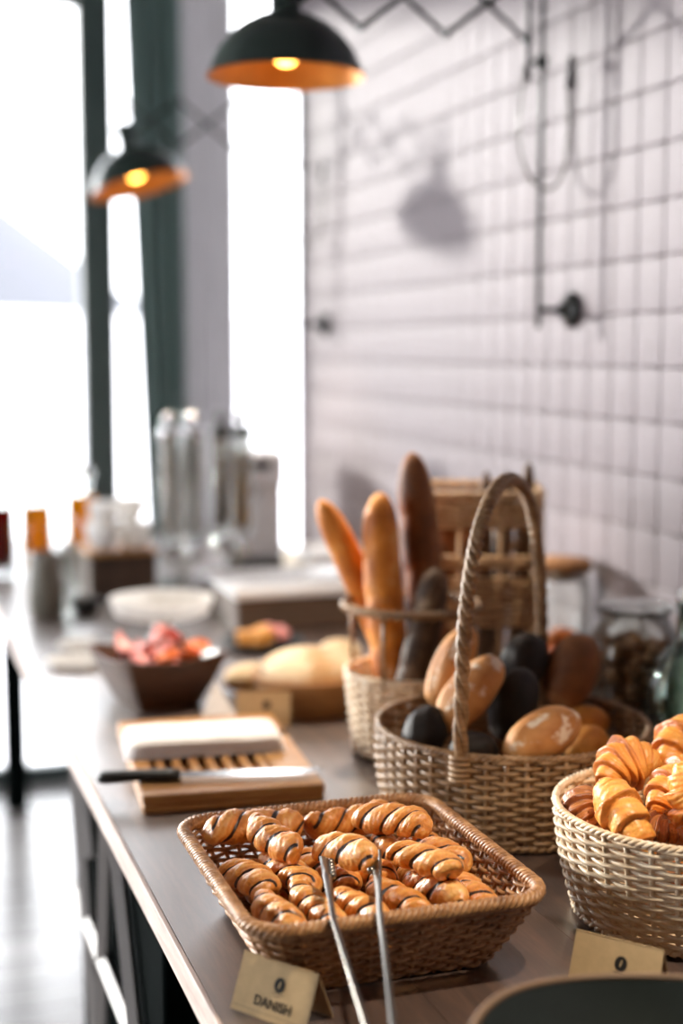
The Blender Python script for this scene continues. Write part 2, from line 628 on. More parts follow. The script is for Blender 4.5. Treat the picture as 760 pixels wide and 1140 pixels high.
# outside: pale ground and a hazy hillside
structure(MB().box((0, 506, -4.1), (3000, 1000, 0.2)).build('ground', M['white_ground'], smooth=False))
mb = MB()
vs, fs = [], []
nx, ny = 60, 10
for j in range(ny + 1):
    for i in range(nx + 1):
        x = -420 + i * 12.0
        y = 390 + j * 16
        sky = max(0.0, 1 - abs(x + 60) / 185) ** 1.1
        prof_h = math.sin(min(1, j / 7) * PI / 2)
        h = -4 + 142 * sky * prof_h + 5 * noise.noise(Vector((x * 0.02, y * 0.02, 0))) * prof_h * sky
        vs.append((x, y, h))
for j in range(ny):
    for i in range(nx):
        a = j * (nx + 1) + i
        fs.append((a, a + 1, a + nx + 2, a + nx + 1))
structure(mb.add(vs, fs).build('hillside', M['hill']), 'pale hazy hillside beyond the window')

mb = MB()
vs, fs = [], []
for j in range(9):
    for i in range(41):
        x, y = -300 + i * 15.0, 250 + j * 12
        vs.append((x, y, -4 + (13.5 + 3 * noise.noise(Vector((x * 0.03, y * 0.03, 4)))) * math.sin(PI * min(1, j / 6) / 2)))
for j in range(8):
    for i in range(40):
        a = j * 41 + i
        fs.append((a, a + 1, a + 42, a + 41))
structure(mb.add(vs, fs).build('mist_rise', M['white_ground']), 'added white rise imitating the mist below the hillside')  # added white rise, stands in for mist fading out the hill's foot

# ------------------------------------------------------------------ buffet table
X0, X1, Y0, Y1 = 0.298, 1.288, -0.6, 4.82
tb = thing('buffet_table', 'long brown wooden buffet table on black frames along the tiled wall', 'table', (0, 0, 0))
mb = MB()
nb = 5
for k in range(nb):
    w = (X1 - X0) / nb
    mb.box((X0 + w * (k + 0.5), (Y0 + Y1) / 2, TT - 0.017), (w - 0.0004, Y1 - Y0, 0.034))
mb.build('tabletop', M['table'], tb, smooth=False)
MB().box((X0 - 0.003, (Y0 + Y1) / 2, TT - 0.0172), (0.0058, Y1 - Y0, 0.0335), bev=0.0008).build('edge_band', M['table_edge'], tb, smooth=False)
MB().box((0.36, 2.05, 0.43), (0.055, 0.72, 0.86), bev=0.004).build('side_panel', M['black_steel'], tb, smooth=False)
MB().box((0.36, 3.3, 0.83), (0.05, 2.9, 0.06), bev=0.004).build('rail', M['black_steel'], tb, smooth=False)
MB().box((1.2, 2.1, 0.83), (0.05, 5.2, 0.06), bev=0.004).build('rail', M['black_steel'], tb, smooth=False)
for (x, y) in ((0.445, 4.74), (1.2, 4.74), (0.4, -0.45), (1.2, -0.45), (1.2, 2.05)):
    MB().box((x, y, 0.433), (0.075, 0.075, 0.866), bev=0.004).build('leg', M['black_steel'], tb, smooth=False)
for a, b in (((0.318, 2.365, 0.855), (0.318, 1.97, 0.03)), ((0.318, 2.03, 0.855), (0.318, 2.21, 0.03)), ((0.318, 1.97, 0.86), (0.318, 1.44, 0.03)),
             ((0.318, 2.41, 0.60), (0.318, 1.74, 0.60)), ((0.318, 2.28, 0.855), (0.318, 2.20, 0.72))):
    MB().tube([a, b], 0.0115, 4, up=(1, 0.3, 0)).build('strut', M['grey_bar'], tb, smooth=False)


def lamp(label, Y, tilt, watts):
    t = thing('scissor_lamp', label, 'lamp', (XW - 0.006, Y, 1.60))
    # wall plate, stub arm, rod (local: wall at x=0, room towards -x)
    my = Matrix.Rotation(-PI / 2, 3, 'Y')
    MB().lathe([(0, 0), (0.033, 0), (0.035, 0.004), (0.033, 0.010), (0.022, 0.014), (0.014, 0.018), (0.012, 0.03), (0, 0.03)], 28, (0, 0, 0), my).build('wall_plate', M['arm'], t)
    for zz in (0.022, -0.022):
        MB().lathe([(0, 0), (0.0045, 0), (0.0065, 0.004), (0.004, 0.009), (0, 0.01)], 12, (-0.012, 0, zz), my).build('screw', M['chrome'], t)
    rx = -0.073
    MB().tube([(0, 0, 0), (rx, 0, 0)], 0.006, 10).build('stub_arm', M['arm'], t)
    MB().tube([(rx, 0, -0.035), (rx, 0, 0.78)], 0.0055, 12).build('rod', M['arm'], t)
    # upper plate too
    MB().lathe([(0, 0), (0.033, 0), (0.035, 0.004), (0.033, 0.010), (0.014, 0.016), (0, 0.017)], 28, (0, 0, 0.74), my).tube([(0, 0, 0.74), (rx, 0, 0.74)], 0.006, 8).build('top_bracket', M['arm'], t)
    zt = 0.555
    # sliding carriage bar next to the rod
    cb = MB().tube([(rx - 0.028, 0, 0.42), (rx - 0.028, 0, 0.68)], 0.0048, 10).tube([(rx, 0, 0.455), (rx - 0.028, 0, 0.455)], 0.004, 8).tube([(rx, 0, 0.66), (rx - 0.028, 0, 0.66)], 0.004, 8)
    cb.build('carriage', M['arm'], t)
    MB().lathe([(0, -0.012), (0.009, -0.012), (0.011, -0.006), (0.011, 0.006), (0.009, 0.012), (0, 0.012)], 14, (rx, 0, 0.455)).build('knob', M['arm'], t)
    # scissor lattice
    cell, n, amp = 0.163, 2.5, 0.062
    xs = rx - 0.030
    la, lb, pv = MB(), MB(), MB()
    k = 0
    x = xs
    step = cell / 2
    pts = [(xs - step * i) for i in range(7)]
    for i in range(0, 6, 2):
        for s, mbx, dy in ((1, la, 0.005), (-1, lb, -0.005)):
            p0, p1, p2 = (pts[i], dy, zt - s * amp), (pts[i + 1], dy, zt), (pts[min(i + 2, 6)], dy, zt + s * amp)
            mbx.tube([p0, p1, p2], 0.0052, 8, flat=0.5, up=(0, 1, 0))
    for i in range(7):
        for z in ((zt,) if i % 2 else (zt - amp, zt + amp)):
            MB().lathe([(0, -0.012), (0.006, -0.012), (0.007, -0.008), (0.007, 0.008), (0.006, 0.012), (0, 0.012)], 10, (pts[i], 0, z), Matrix.Rotation(PI / 2, 3, 'X')).build('pivot', M['arm'], t)
    la.build('scissor_arm', M['arm'], t)
    lb.build('scissor_arm', M['arm'], t)
    # shade
    cx = -0.575 + 0.006
    xe = pts[-1]
    hd = bpy.data.objects.new('lamp_head', None)
    COL.objects.link(hd)
    hd.parent = t
    hd.location = (cx, 0, 0.50 if Y < 3 else 0.472)
    hd.rotation_euler = tilt
    # local z: socket top at 0.06, rim at -0.095
    outer = [(0.0, 0.075), (0.022, 0.075), (0.026, 0.07), (0.026, 0.012), (0.034, 0.006), (0.052, 0.0), (0.078, -0.014), (0.102, -0.034), (0.12, -0.058), (0.131, -0.082), (0.137, -0.098), (0.140, -0.100)]
    inner = [(0.1395, -0.1015), (0.1355, -0.098), (0.1285, -0.081), (0.117, -0.058), (0.099, -0.036), (0.075, -0.017), (0.05, -0.004), (0.0, 0.002)]
    MB().lathe(outer, 48).build('shade', M['lampshade'], hd)
    MB().lathe(inner, 48).build('lining', M['lampgold'], hd)
    MB().lathe([(0, 0.0), (0.014, -0.002), (0.014, -0.035), (0, -0.035)], 16).build('socket', M['arm'], hd)
    MB().lathe([(0.011, -0.026), (0.013, -0.034), (0.021, -0.05), (0.023, -0.062), (0.019, -0.074), (0.010, -0.081), (0, -0.083)], 20).build('bulb', M['bulb'], hd)
    MB().tube([(xe, 0, zt - amp), (xe, 0, zt + amp)], 0.005, 8).tube([(xe, 0, zt + 0.02), (cx, 0, zt + 0.02)], 0.006, 8).build('end_bar', M['arm'], t)
    # the bulb's own beam, thrown down out of the shade
    sl_ = bpy.data.lights.new('bulb_beam', 'SPOT')
    sl_.energy = watts
    sl_.color = (1.0, 0.86, 0.68)
    sl_.spot_size = R(80)
    sl_.spot_blend = 0.7
    sl_.shadow_soft_size = 0.03
    so_ = bpy.data.objects.new('bulb_beam', sl_)
    COL.objects.link(so_)
    so_.parent = hd
    so_.location = (0, 0, -0.09)
    # cord looping off the carriage
    pp = []
    a, b = Vector((rx - 0.030, 0.012, 0.45)), Vector((-0.006, 0.02, 0.415))
    for q in range(25):
        u = q / 24
        th = u * PI
        x = a.x + (b.x - a.x) * (0.5 - 0.5 * math.cos(th)) - 0.018 * math.sin(th * 2) * (1 if u < .5 else 0.4)
        z = a.z + (b.z - a.z) * u - 0.205 * math.sin(th) ** 0.8
        pp.append((x, 0.012 + 0.01 * u, z))
    cdm = MB().tube(pp, 0.0032, 8)
    cdm.build('cord', M['cord'], t)
    MB().tube([pp[-1], (pp[-1][0] + 0.004, pp[-1][1], pp[-1][2] + 0.04), (-0.003, 0.022, 0.475)], [0.0055, 0.006, 0.004], 10).build('plug', M['rubber'], t)
    return t


lamp('larger nearer green-black bell lamp with gold lining on a scissor arm', 2.46, (0, 0, 0), 26)
lamp('farther small tilted bell lamp on a scissor arm, hanging in front of the dark curtain', 3.99, (R(-8), R(-13), 0), 10)
lamp('added unseen bell lamp on a scissor arm, brightening the croissants and the danish tray', 0.93, (0, 0, 0), 19)  # added out of view to brighten the foreground pastries


# ------------------------------------------------------------------ baskets
def weave(mb, path, rows, z0, z1, rad, N, amp, seg_per=4, sides=5, stake=0.0032, jitter=0.0):
    """path(s, t) -> (point, outward normal) ; woven horizontal rods over upright stakes"""
    n = N * seg_per
    for k in range(rows):
        t = (k + 0.5) / rows
        pts = []
        ph = (k % 2) * PI
        for i in range(n):
            s = i / n
            p, nr = path(s, t)
            p = Vector(p) + Vector(nr) * (amp * math.cos(PI * N * s + ph) + random.uniform(-jitter, jitter))
            p.z += random.uniform(-jitter, jitter) * 1.2
            pts.append(p)
        mb.tube(pts, rad, sides, closed=True)
    for j in range(N):
        s = (j + 0.0) / N
        pts = [Vector(path(s, t / 6)[0]) for t in range(7)]
        mb.tube(pts, stake, 6)


def rope(mb, path, t, strands, rs, ro, turns, n, lift=0.0, flat=1.0):
    for q in range(strands):
        pts = []
        for i in range(n):
            s = i / n
            p, nr = path(s, t)
            th = TAU * (turns * s + q / strands)
            pts.append(Vector(p) + Vector(nr) * (ro * math.cos(th)) + Vector((0, 0, lift + ro * flat * math.sin(th))))
        mb.tube(pts, rs, 6, closed=True)


def round_path(rb, rt, h, bulge=0.0, z0=0.006):
    def f(s, t):
        th = TAU * s
        r = rb + (rt - rb) * t + bulge * math.sin(PI * t)
        return (r * math.cos(th), r * math.sin(th), z0 + h * t), (math.cos(th), math.sin(th), 0)
    return f


def round_basket(name, label, loc, rb, rt, h, mat, N, rows, rad, bulge=0.0, group=None, turns=40):
    t = thing(name, label, 'basket', loc, 0, group)
    p = round_path(rb, rt, h, bulge)
    mb = MB()
    weave(mb, p, rows, 0, h, rad, N, rad * 1.0, 4, 5, rad * 1.15, rad * 0.12)
    mb.build('woven_side', mat, t)
    rm = MB()
    rope(rm, p, 1.0, 3, rad * 0.85, rad * 0.9, turns, 260, rad * 0.4)
    rm.build('rim', mat, t)
    bs = MB()
    bs.lathe([(0, 0.004), (rb * 0.98, 0.004), (rb * 0.98, 0.010), (0, 0.010)], 40)
    for q in range(1, 12):
        rr = rb * q / 12
        bs.tube([(rr * math.cos(TAU * i / 36), rr * math.sin(TAU * i / 36), 0.0105) for i in range(36)], 0.003, 4, closed=True)
    bs.build('base', mat, t)
    rope2 = MB()
    rope(rope2, p, 0.02, 2, rad * 1.15, rad * 1.0, turns, 200, 0.0)
    rope2.build('foot_border', mat, t)
    return t


# bread-roll basket with tall twisted handle
RBC = Vector((0.814, 1.70, TT))
rbk = round_basket('handled_basket', 'round tan wicker basket full of bread rolls with a tall twisted hoop handle', RBC, 0.166, 0.180, 0.118, M['wicker_mid'], 46, 18, 0.0031, 0.006, None, 46)
hm = MB()
fa = Vector((-0.129, -0.125, 0.10))
fb = Vector((0.113, 0.140, 0.10))
for q in range(3):
    pts = []
    nn = 150
    for i in range(nn + 1):
        u = i / nn
        th = PI * u
        base = fa + (fb - fa) * (0.5 - 0.5 * math.cos(th))
        z = 0.10 + 0.352 * (math.sin(th) ** 0.62 if 0 < u < 1 else 0)
        c = Vector((base.x, base.y, z))
        d = (fb - fa).normalized()
        sd = Vector((-d.y, d.x, 0))
        a = TAU * (u * 17 + q / 3)
        nrm = Vector((d.x * math.cos(th), d.y * math.cos(th), math.sin(th)))
        pts.append(c + sd * (0.0052 * math.cos(a)) + nrm * (0.0052 * math.sin(a)))
    hm.tube(pts, 0.0052, 7)
hm.build('handle', M['wicker_mid'], rbk)
for f in (fa, fb):
    bd = MB()
    fd = Vector((f.x, f.y, 0)).normalized()
    for q in range(5):
        zc = 0.095 + q * 0.007
        pts = [Vector((f.x, f.y, zc)) + fd * (0.011 * math.cos(TAU * i / 14)) + Vector((-fd.y, fd.x, 0)) * (0.012 * math.sin(TAU * i / 14)) for i in range(14)]
        bd.tube(pts, 0.0035, 6, closed=True)
    bd.build('handle_binding', M['wicker_mid'], rbk)

# croissant basket
CBC = Vector((0.858, 1.316, TT))
cbk = round_basket('croissant_basket', 'round pale willow basket holding the croissants at the table front', CBC, 0.132, 0.156, 0.118, M['wicker_pale'], 36, 20, 0.0028, 0.004, None, 40)

# low round basket with baguettes, ring held up on stakes
GBC = Vector((0.795, 2.025, TT))
gbk = round_basket('baguette_basket', 'small round pale basket of baguettes with a raised ring, left of the tall openwork basket', GBC, 0.086, 0.1, 0.122, M['wicker_pale'], 26, 18, 0.0031, 0.0, None, 28)
rg = MB()
rope(rg, round_path(0.103, 0.103, 0.0, 0, 0.232), 0, 2, 0.0042, 0.004, 24, 160)
rg.build('ring', M['wicker_mid'], gbk)
for k in range(4):
    th = R(45 + 90 * k)
    MB().tube([(0.101 * math.cos(th), 0.101 * math.sin(th), 0.12), (0.103 * math.cos(th), 0.103 * math.sin(th), 0.232)], 0.0032, 6).build('stake', M['wicker_mid'], gbk)

# tall square openwork basket
TBC = Vector((0.985, 2.20, TT))
tbk = thing('tall_basket', 'tall square openwork wicker basket of bread sticks behind the rolls', 'basket', TBC, R(-22))
hw, TH = 0.100, 0.392


def sq_path(h, z0):
    c = 0.012
    def f(s, t):
        u = (s * 4) % 4
        k = int(u)
        w = (u - k) * 2 - 1
        nx, ny = ((0, -1), (1, 0), (0, 1), (-1, 0))[k]
        tx, ty = -ny, nx
        e = hw * (1 - 0.10 * abs(w) ** 8)
        x, y = nx * e + tx * hw * w * (1 - 0.05 * abs(w) ** 8), ny * e + ty * hw * w * (1 - 0.05 * abs(w) ** 8)
        return (x, y, z0 + h * t), (nx, ny, 0)
    return f


for (sx, sy) in ((-1, -1), (1, -1), (1, 1), (-1, 1)):
    pm = MB()
    pm.tube([(sx * hw * 0.95, sy * hw * 0.95, 0.0), (sx * hw * 0.95, sy * hw * 0.95, TH)], 0.0065, 8)
    for q in range(46):
        z = 0.008 + q * 0.0082
        pm.tube([(sx * hw * 0.95 + 0.0075 * math.cos(TAU * i / 8), sy * hw * 0.95 + 0.0075 * math.sin(TAU * i / 8), z + 0.0012 * math.sin(TAU * i / 8)) for i in range(8)], 0.0032, 4, closed=True)
    pm.build('post', M['wicker_tall'], tbk)
for z0, h, rows in ((0.008, 0.075, 9), (0.170, 0.085, 10), (0.268, 0.022, 3), (0.333, 0.044, 6)):
    bm_ = MB()
    weave(bm_, sq_path(h, z0), rows, 0, h, 0.0038, 24, 0.0036, 4, 5, 0.002, 0.0004)
    bm_.build('woven_band', M['wicker_tall'], tbk)
st = MB()
for j in range(24):
    if j % 6 == 0:
        continue
    if j % 2:
        continue
    p, _ = sq_path(0, 0)(j / 24, 0)
    st.tube([(p[0], p[1], 0.01), (p[0], p[1], TH - 0.01)], 0.0034, 6)
st.build('upright_rods', M['wicker_tall'], tbk)
rm = MB()
rope(rm, sq_path(0, TH - 0.004), 0, 2, 0.005, 0.004, 30, 200)
rm.build('rim', M['wicker_tall'], tbk)
MB().box((0, 0, 0.006), (hw * 1.85, hw * 1.85, 0.01), bev=0.002).build('base', M['wicker_tall'], tbk, smooth=False)

# rectangular danish tray
DX0, DX1, DY0, DY1 = 0.324, 0.628, 1.214, 1.552
DC = Vector(((DX0 + DX1) / 2, (DY0 + DY1) / 2, TT))
dt_ = thing('woven_tray', 'rectangular brown woven tray heaped with danish twists', 'basket', DC)
dhx, dhy, DH = (DX1 - DX0) / 2, (DY1 - DY0) / 2, 0.076


def rr_path(s, t):
    ins = 0.040 * (1 - t) ** 1.1
    hx, hy, r = dhx - ins, dhy - ins, 0.042 - 0.012 * (1 - t)
    segs = [(2 * (hx - r), 'l'), (PI * r / 2, 'c'), (2 * (hy - r), 'l'), (PI * r / 2, 'c')] * 2
    tot = sum(a for a, _ in segs)
    d = (s % 1.0) * tot
    k = 0
    while d > segs[k][0] and k < 7:
        d -= segs[k][0]
        k += 1
    L = segs[k][0]
    u = d / L
    cs = [(-1, -1), (1, -1), (1, 1), (-1, 1)]
    if k % 2 == 0:
        q = k // 2
        a, b = cs[q], cs[(q + 1) % 4]
        nx, ny = ((0, -1), (1, 0), (0, 1), (-1, 0))[q]
        pa = (a[0] * (hx - (r if ny else 0)), a[1] * (hy - (r if nx else 0)))
        pb = (b[0] * (hx - (r if ny else 0)), b[1] * (hy - (r if nx else 0)))
        x, y = pa[0] + (pb[0] - pa[0]) * u, pa[1] + (pb[1] - pa[1]) * u
    else:
        q = (k // 2 + 1) % 4
        cx, cy = cs[q][0] * (hx - r), cs[q][1] * (hy - r)
        a0 = (-90, 0, 90, 180)[k // 2]
        th = R(a0 + 90 * u)
        nx, ny = math.cos(th), math.sin(th)
        x, y = cx + r * nx, cy + r * ny
    return (x, y, 0.008 + DH * t), (nx, ny, 0)


mb = MB()
weave(mb, rr_path, 14, 0, DH, 0.0027, 66, 0.0030, 4, 5, 0.0026, 0.0003)
mb.build('woven_side', M['wicker_tray'], dt_)
rm = MB()
rope(rm, rr_path, 1.0, 4, 0.0032, 0.0052, 46, 420, 0.002)
rm.build('rim', M['wicker_tray'], dt_)
bs = MB().box((0, 0, 0.007), (2 * (dhx - 0.047), 2 * (dhy - 0.047), 0.006), bev=0.002)
for q in range(26):
    y = -dhy + 0.052 + q * (2 * dhy - 0.104) / 25
    bs.tube([(-dhx + 0.05, y, 0.0105), (dhx - 0.05, y, 0.0105)], 0.003, 5)
bs.build('base', M['wicker_tray'], dt_)


# ------------------------------------------------------------------ pastries
def danish_mesh(seed, L=0.112, W=0.0195, lobes=4, mat=None):
    rnd = random.Random(seed)
    nu, nv = 130, 36
    vs, fs, bake, fill = [], [], [], []
    ph = rnd.random()
    for i in range(nu + 1):
        u = i / nu
        e = max(0.0, 1 - abs(2 * u - 1) ** 5) ** 0.5
        for j in range(nv):
            th = TAU * j / nv
            c = (u * lobes * 1.02 + 2 * th / TAU + ph) % 1.0
            hump = math.sin(PI * c) ** 0.6
            r = W * (0.78 + 0.32 * hump) * (0.25 + 0.75 * e)
            x = (u - 0.5) * L + 0.004 * math.sin(th + u * 7)
            cc = u * lobes * 1.02 + 2 * th / TAU + ph
            pf = Vector((x * 70, math.cos(th) * 2 + seed, math.sin(th) * 2))
            flake = math.sin(TAU * cc * 4.0 + 3.0 * noise.noise(pf)) * (0.5 + 0.6 * noise.noise(pf * 1.7))
            r *= 1 + 0.035 * flake * (e > 0.3)
            y, z = r * math.cos(th) * 1.0, r * math.sin(th) * 0.82
            p = Vector((x * 60, y * 60, z * 60 + seed))
            d = 0.0016 * noise.noise(p) + 0.0008 * noise.noise(p * 3)
            y += d * math.cos(th)
            z += d * math.sin(th)
            # bend
            y += 0.006 * math.sin(PI * u + seed)
            vs.append((x, y, z))
            st = 0.5 + 0.5 * math.sin(th * 9 + u * 40 + 2 * noise.noise(p * 0.5))
            bake.append(min(1, max(0, 0.22 + 0.55 * (1 - hump) - 0.22 * flake + 0.16 * st * (0.5 + hump * 0.5))))
            fill.append(max(0.0, 1.25 - hump * 1.75) if e > 0.3 else 0.0)
    for i in range(nu):
        for j in range(nv):
            j2 = (j + 1) % nv
            fs.append((i * nv + j, (i + 1) * nv + j, (i + 1) * nv + j2, i * nv + j2))
    fs.append(tuple(range(nv)))
    fs.append(tuple(nu * nv + j for j in reversed(range(nv))))
    mb = MB()
    mb.add(vs, fs, bake=bake, fill=fill)
    return mb


D_PROTO = []
ORD = ['first', 'second', 'third', 'fourth', 'fifth', 'sixth', 'seventh', 'eighth', 'ninth', 'tenth']


def danish(k, label, loc, rz, pitch=0.0, roll=0.0, sc=1.0):
    v = k % 4
    if len(D_PROTO) <= v:
        o = danish_mesh(v * 3 + 1, lobes=(3.6, 3.3, 3.1, 3.8)[v]).build('danish_twist', M['danish'])
        tag(o, label, 'pastry', 'danish twists in the woven tray')
        D_PROTO.append(o)
    else:
        o = dup(D_PROTO[v], label)
    o.location = loc
    o.rotation_euler = Euler((roll, pitch, rz), 'XYZ')
    o.scale = (sc, sc, sc)
    return o


rd = random.Random(5)
k = 0
# lower layer, lying across
for i in range(3):
    for j in range(2):
        danish(k, '%s mostly covered danish from the left in the tray\'s %s lower layer' % (ORD[i], ('front', 'rear')[j]), (0.395 + 0.08 * i, 1.318 + 0.125 * j, TT + 0.0315), R(90 + rd.uniform(-5, 5)), 0, rd.uniform(0, 6), 0.8)
        k += 1
# front rows, running away from the camera
for r_, (nm, yc, zc) in enumerate((('front', 1.294, 0.066), ('middle', 1.402, 0.067))):
    for i in range(6):
        danish(k, '%s danish twist from the left in the %s row of the tray' % (ORD[i], nm), (0.3705 + 0.0422 * i + rd.uniform(-.002, .002), yc + rd.uniform(-.008, .008), TT + zc + rd.uniform(-.003, .004)), R(99 + rd.uniform(-6, 6)), R(rd.uniform(-3, 3)), rd.uniform(0, 6), 0.92)
        k += 1
for i, (x, y, z, rz) in enumerate(((0.403, 1.507, 0.085, 4), (0.522, 1.509, 0.083, 2), (0.412, 1.472, 0.046, 3), (0.528, 1.474, 0.048, -3))):
    danish(k, '%s danish twist from the left lying along the back edge of the tray' % ORD[i], (x, y, TT + z), R(rz), 0, rd.uniform(0, 6), 1.0)
    k += 1
for i, (x, y, z, rz) in enumerate(((0.458, 1.352, 0.102, 108), (0.540, 1.430, 0.102, 118), (0.531, 1.312, 0.101, 104), (0.405, 1.43, 0.101, 108))):
    danish(k, '%s danish twist from the left lying on top of the heap' % ORD[i], (x, y, TT + z), R(rz), R(4), rd.uniform(0, 6), 0.88)
    k += 1


def croissant_mesh(seed, arc=150, Rc=0.036, rmax=0.029, n=3.8, sq=0.88):
    rnd = random.Random(seed)
    nu, nv = 170, 44
    vs, fs, bake = [], [], []
    for i in range(nu + 1):
        u = 2 * i / nu - 1
        a = R(arc / 2) * u
        env = max(0, 1 - abs(u) ** 1.15) ** 0.78
        for j in range(nv):
            th = TAU * j / nv
            tt = abs(u) * n + 0.6 + 0.22 * math.sin(th + 0.9 + seed) + 0.12 * math.sin(2 * th + seed)
            fr = tt - math.floor(tt)
            saw = fr - 0.5 if fr < 0.86 else 0.36 - 0.86 * (0.5 - 0.5 * math.cos(PI * (fr - 0.86) / 0.14))
            step = 0.95 + 0.30 * saw
            p0 = Vector((u * 3 + seed, math.cos(th) * 1.5, math.sin(th) * 1.5))
            nz = 0.05 * noise.noise(p0 * 1.4) + 0.02 * noise.noise(p0 * 5)
            flake = math.sin(TAU * tt * 3.2 + 3.5 * noise.noise(p0 * 1.3) + 1.2 * math.sin(th * 2)) * (0.5 + 0.5 * noise.noise(p0 * 2.2 + Vector((9, 0, 0))))
            r = max(0.0006, rmax * (0.16 + 0.86 * env) * (step + nz + 0.022 * flake)) if abs(u) < 0.995 else 0.0008
            rad = Rc + r * math.cos(th)
            x, y, z = rad * math.sin(a) * 1.12, rad * math.cos(a) - Rc, r * math.sin(th) * sq
            if z < -0.6 * rmax:
                z = -0.6 * rmax + (z + 0.6 * rmax) * 0.3
            vs.append((x, y, z))
            edge = max(0, (fr - 0.5) / 0.5) ** 1.6
            stripe = 0.5 + 0.5 * math.sin(u * 90 + 5 * noise.noise(p0 * 2) + th)
            bake.append(min(1, max(0, 0.16 + 0.62 * edge - 0.16 * flake + 0.10 * stripe + 0.35 * (abs(u) > 0.9) + (0.25 if fr < 0.06 else 0))))
    for i in range(nu):
        for j in range(nv):
            j2 = (j + 1) % nv
            fs.append((i * nv + j, (i + 1) * nv + j, (i + 1) * nv + j2, i * nv + j2))
    fs.append(tuple(range(nv)))
    fs.append(tuple(nu * nv + j for j in reversed(range(nv))))
    mb = MB()
    mb.add(vs, fs, bake=bake)
    return mb


CR = [croissant_mesh(s, arc=a, rmax=rm_).build('croissant', M['croissant']) for s, a, rm_ in ((1, 165, 0.030), (2, 110, 0.027), (3, 140, 0.029))]
CD = croissant_mesh(4, arc=150, rmax=0.028, n=5.2).build('croissant', M['croissant_dark'])
_used = set()


def croissant(v, label, loc, rot, sc=1.0):
    p = CD if v == 'd' else CR[v]
    if p.name in _used:
        o = dup(p, label)
    else:
        _used.add(p.name)
        o = p
        tag(o, label, 'croissant')
    o['group'] = 'croissants in the pale willow basket'
    o.location = loc
    o.rotation_euler = Euler([R(q) for q in rot], 'XYZ')
    o.scale = (sc,) * 3




def axes(xd, yd):
    x = Vector(xd).normalized()
    y = Vector(yd)
    y = (y - x * y.dot(x)).normalized()
    return [math.degrees(q) for q in Matrix((x, y, x.cross(y))).transposed().to_euler('XYZ')]


croissant(0, 'golden croissant at the front left rim of the pale basket, tip curling down', (0.740, 1.275, TT + 0.141), axes((0.02, -0.9, -0.42), (-0.42, -0.2, 0.85)), 1.06)
croissant('d', 'dark chocolate-brown layered croissant at the left rim behind the golden one', (0.738, 1.352, TT + 0.118), axes((0.5, 0.8, 0.22), (-0.75, 0.4, 0.6)), 0.98)
croissant(1, 'long golden croissant lying across the top left of the croissant heap', (0.812, 1.395, TT + 0.153), axes((-0.95, -0.15, -0.16), (-0.1, 0.6, 0.8)), 1.2)
croissant(2, 'golden croissant lying below the long one at the right of the heap', (0.845, 1.325, TT + 0.146), axes((-1, 0.12, -0.12), (0, 0.6, 0.8)), 1.1)
croissant(0, 'topmost golden croissant at the upper right of the heap beside the glass bottle', (0.895, 1.415, TT + 0.162), axes((-0.75, -0.5, -0.3), (-0.3, 0.3, 0.9)), 1.1)
croissant(1, 'large golden croissant standing on end at the right of the basket front', (0.815, 1.25, TT + 0.148), axes((0.3, -0.5, -0.75), (-0.8, -0.1, 0.3)), 1.3)
croissant('d', 'small dark brown croissant end deep in the gap of the croissant heap', (0.798, 1.312, TT + 0.104), (10, 0, 100), 0.82)
croissant(2, 'shaded croissant low inside the front of the pale basket', (0.815, 1.235, TT + 0.082), (8, 0, -30), 0.9)
for i, (x, y, z, rz) in enumerate(((0.93, 1.30, 0.125, 60), (0.90, 1.23, 0.10, 20), (0.84, 1.37, 0.08, 75))):
    croissant(i, 'golden croissant %s' % ('at the wall side of the croissant heap', 'at the far right front of the croissant heap', 'buried under the rear of the croissant heap')[i], (x, y, TT + z), (5, 0, rz), 1.0)


# ------------------------------------------------------------------ bread rolls
def roll_mesh(seed, a, b, c, slash=True):
    mb = MB()
    nu, nv = 40, 32
    vs, fs, bake, fl = [], [], [], []
    for i in range(nu + 1):
        ph = PI * i / nu
        for j in range(nv):
            th = TAU * j / nv
            d = Vector((math.cos(ph), math.sin(ph) * math.cos(th), math.sin(ph) * math.sin(th)))
            s = 1 + 0.05 * noise.noise(d * 1.6 + Vector((seed, 0, 0))) + 0.012 * noise.noise(d * 7 + Vector((seed, 0, 0)))
            x = a * math.copysign(abs(d.x) ** 0.9, d.x) * s
            y, z = b * d.y * s, c * d.z * s
            if slash:
                g = abs(d.y - 0.25 * math.sin(d.x * 2)) * 9
                if d.z > 0 and abs(d.x) < 0.75:
                    z -= 0.0025 * math.exp(-g * g)
            if d.z < 0:
                z *= 0.85
            vs.append((x, y, z))
            bake.append(0.5 + 0.5 * d.z * 0.6 + 0.3 * noise.noise(d * 2.2 + Vector((seed, 3, 0))))
            fl.append(max(0, min(1, 0.5 + 0.7 * noise.noise(d * 1.7 + Vector((seed, 9, 2))) + 0.3 * d.z)))
    for i in range(nu):
        for j in range(nv):
            j2 = (j + 1) % nv
            fs.append((i * nv + j, i * nv + j2, (i + 1) * nv + j2, (i + 1) * nv + j))
    return mb.add(vs, fs, bake=bake, flour=fl)


def roll(seed, label, mat, loc, abc, rot, grp='bread rolls in the handled basket'):
    o = roll_mesh(seed, *abc).build('bread_roll', M[mat])
    tag(o, label, 'bread roll', grp)
    o.location = loc
    o.rotation_euler = Euler([R(q) for q in rot], 'XYZ')
    return o


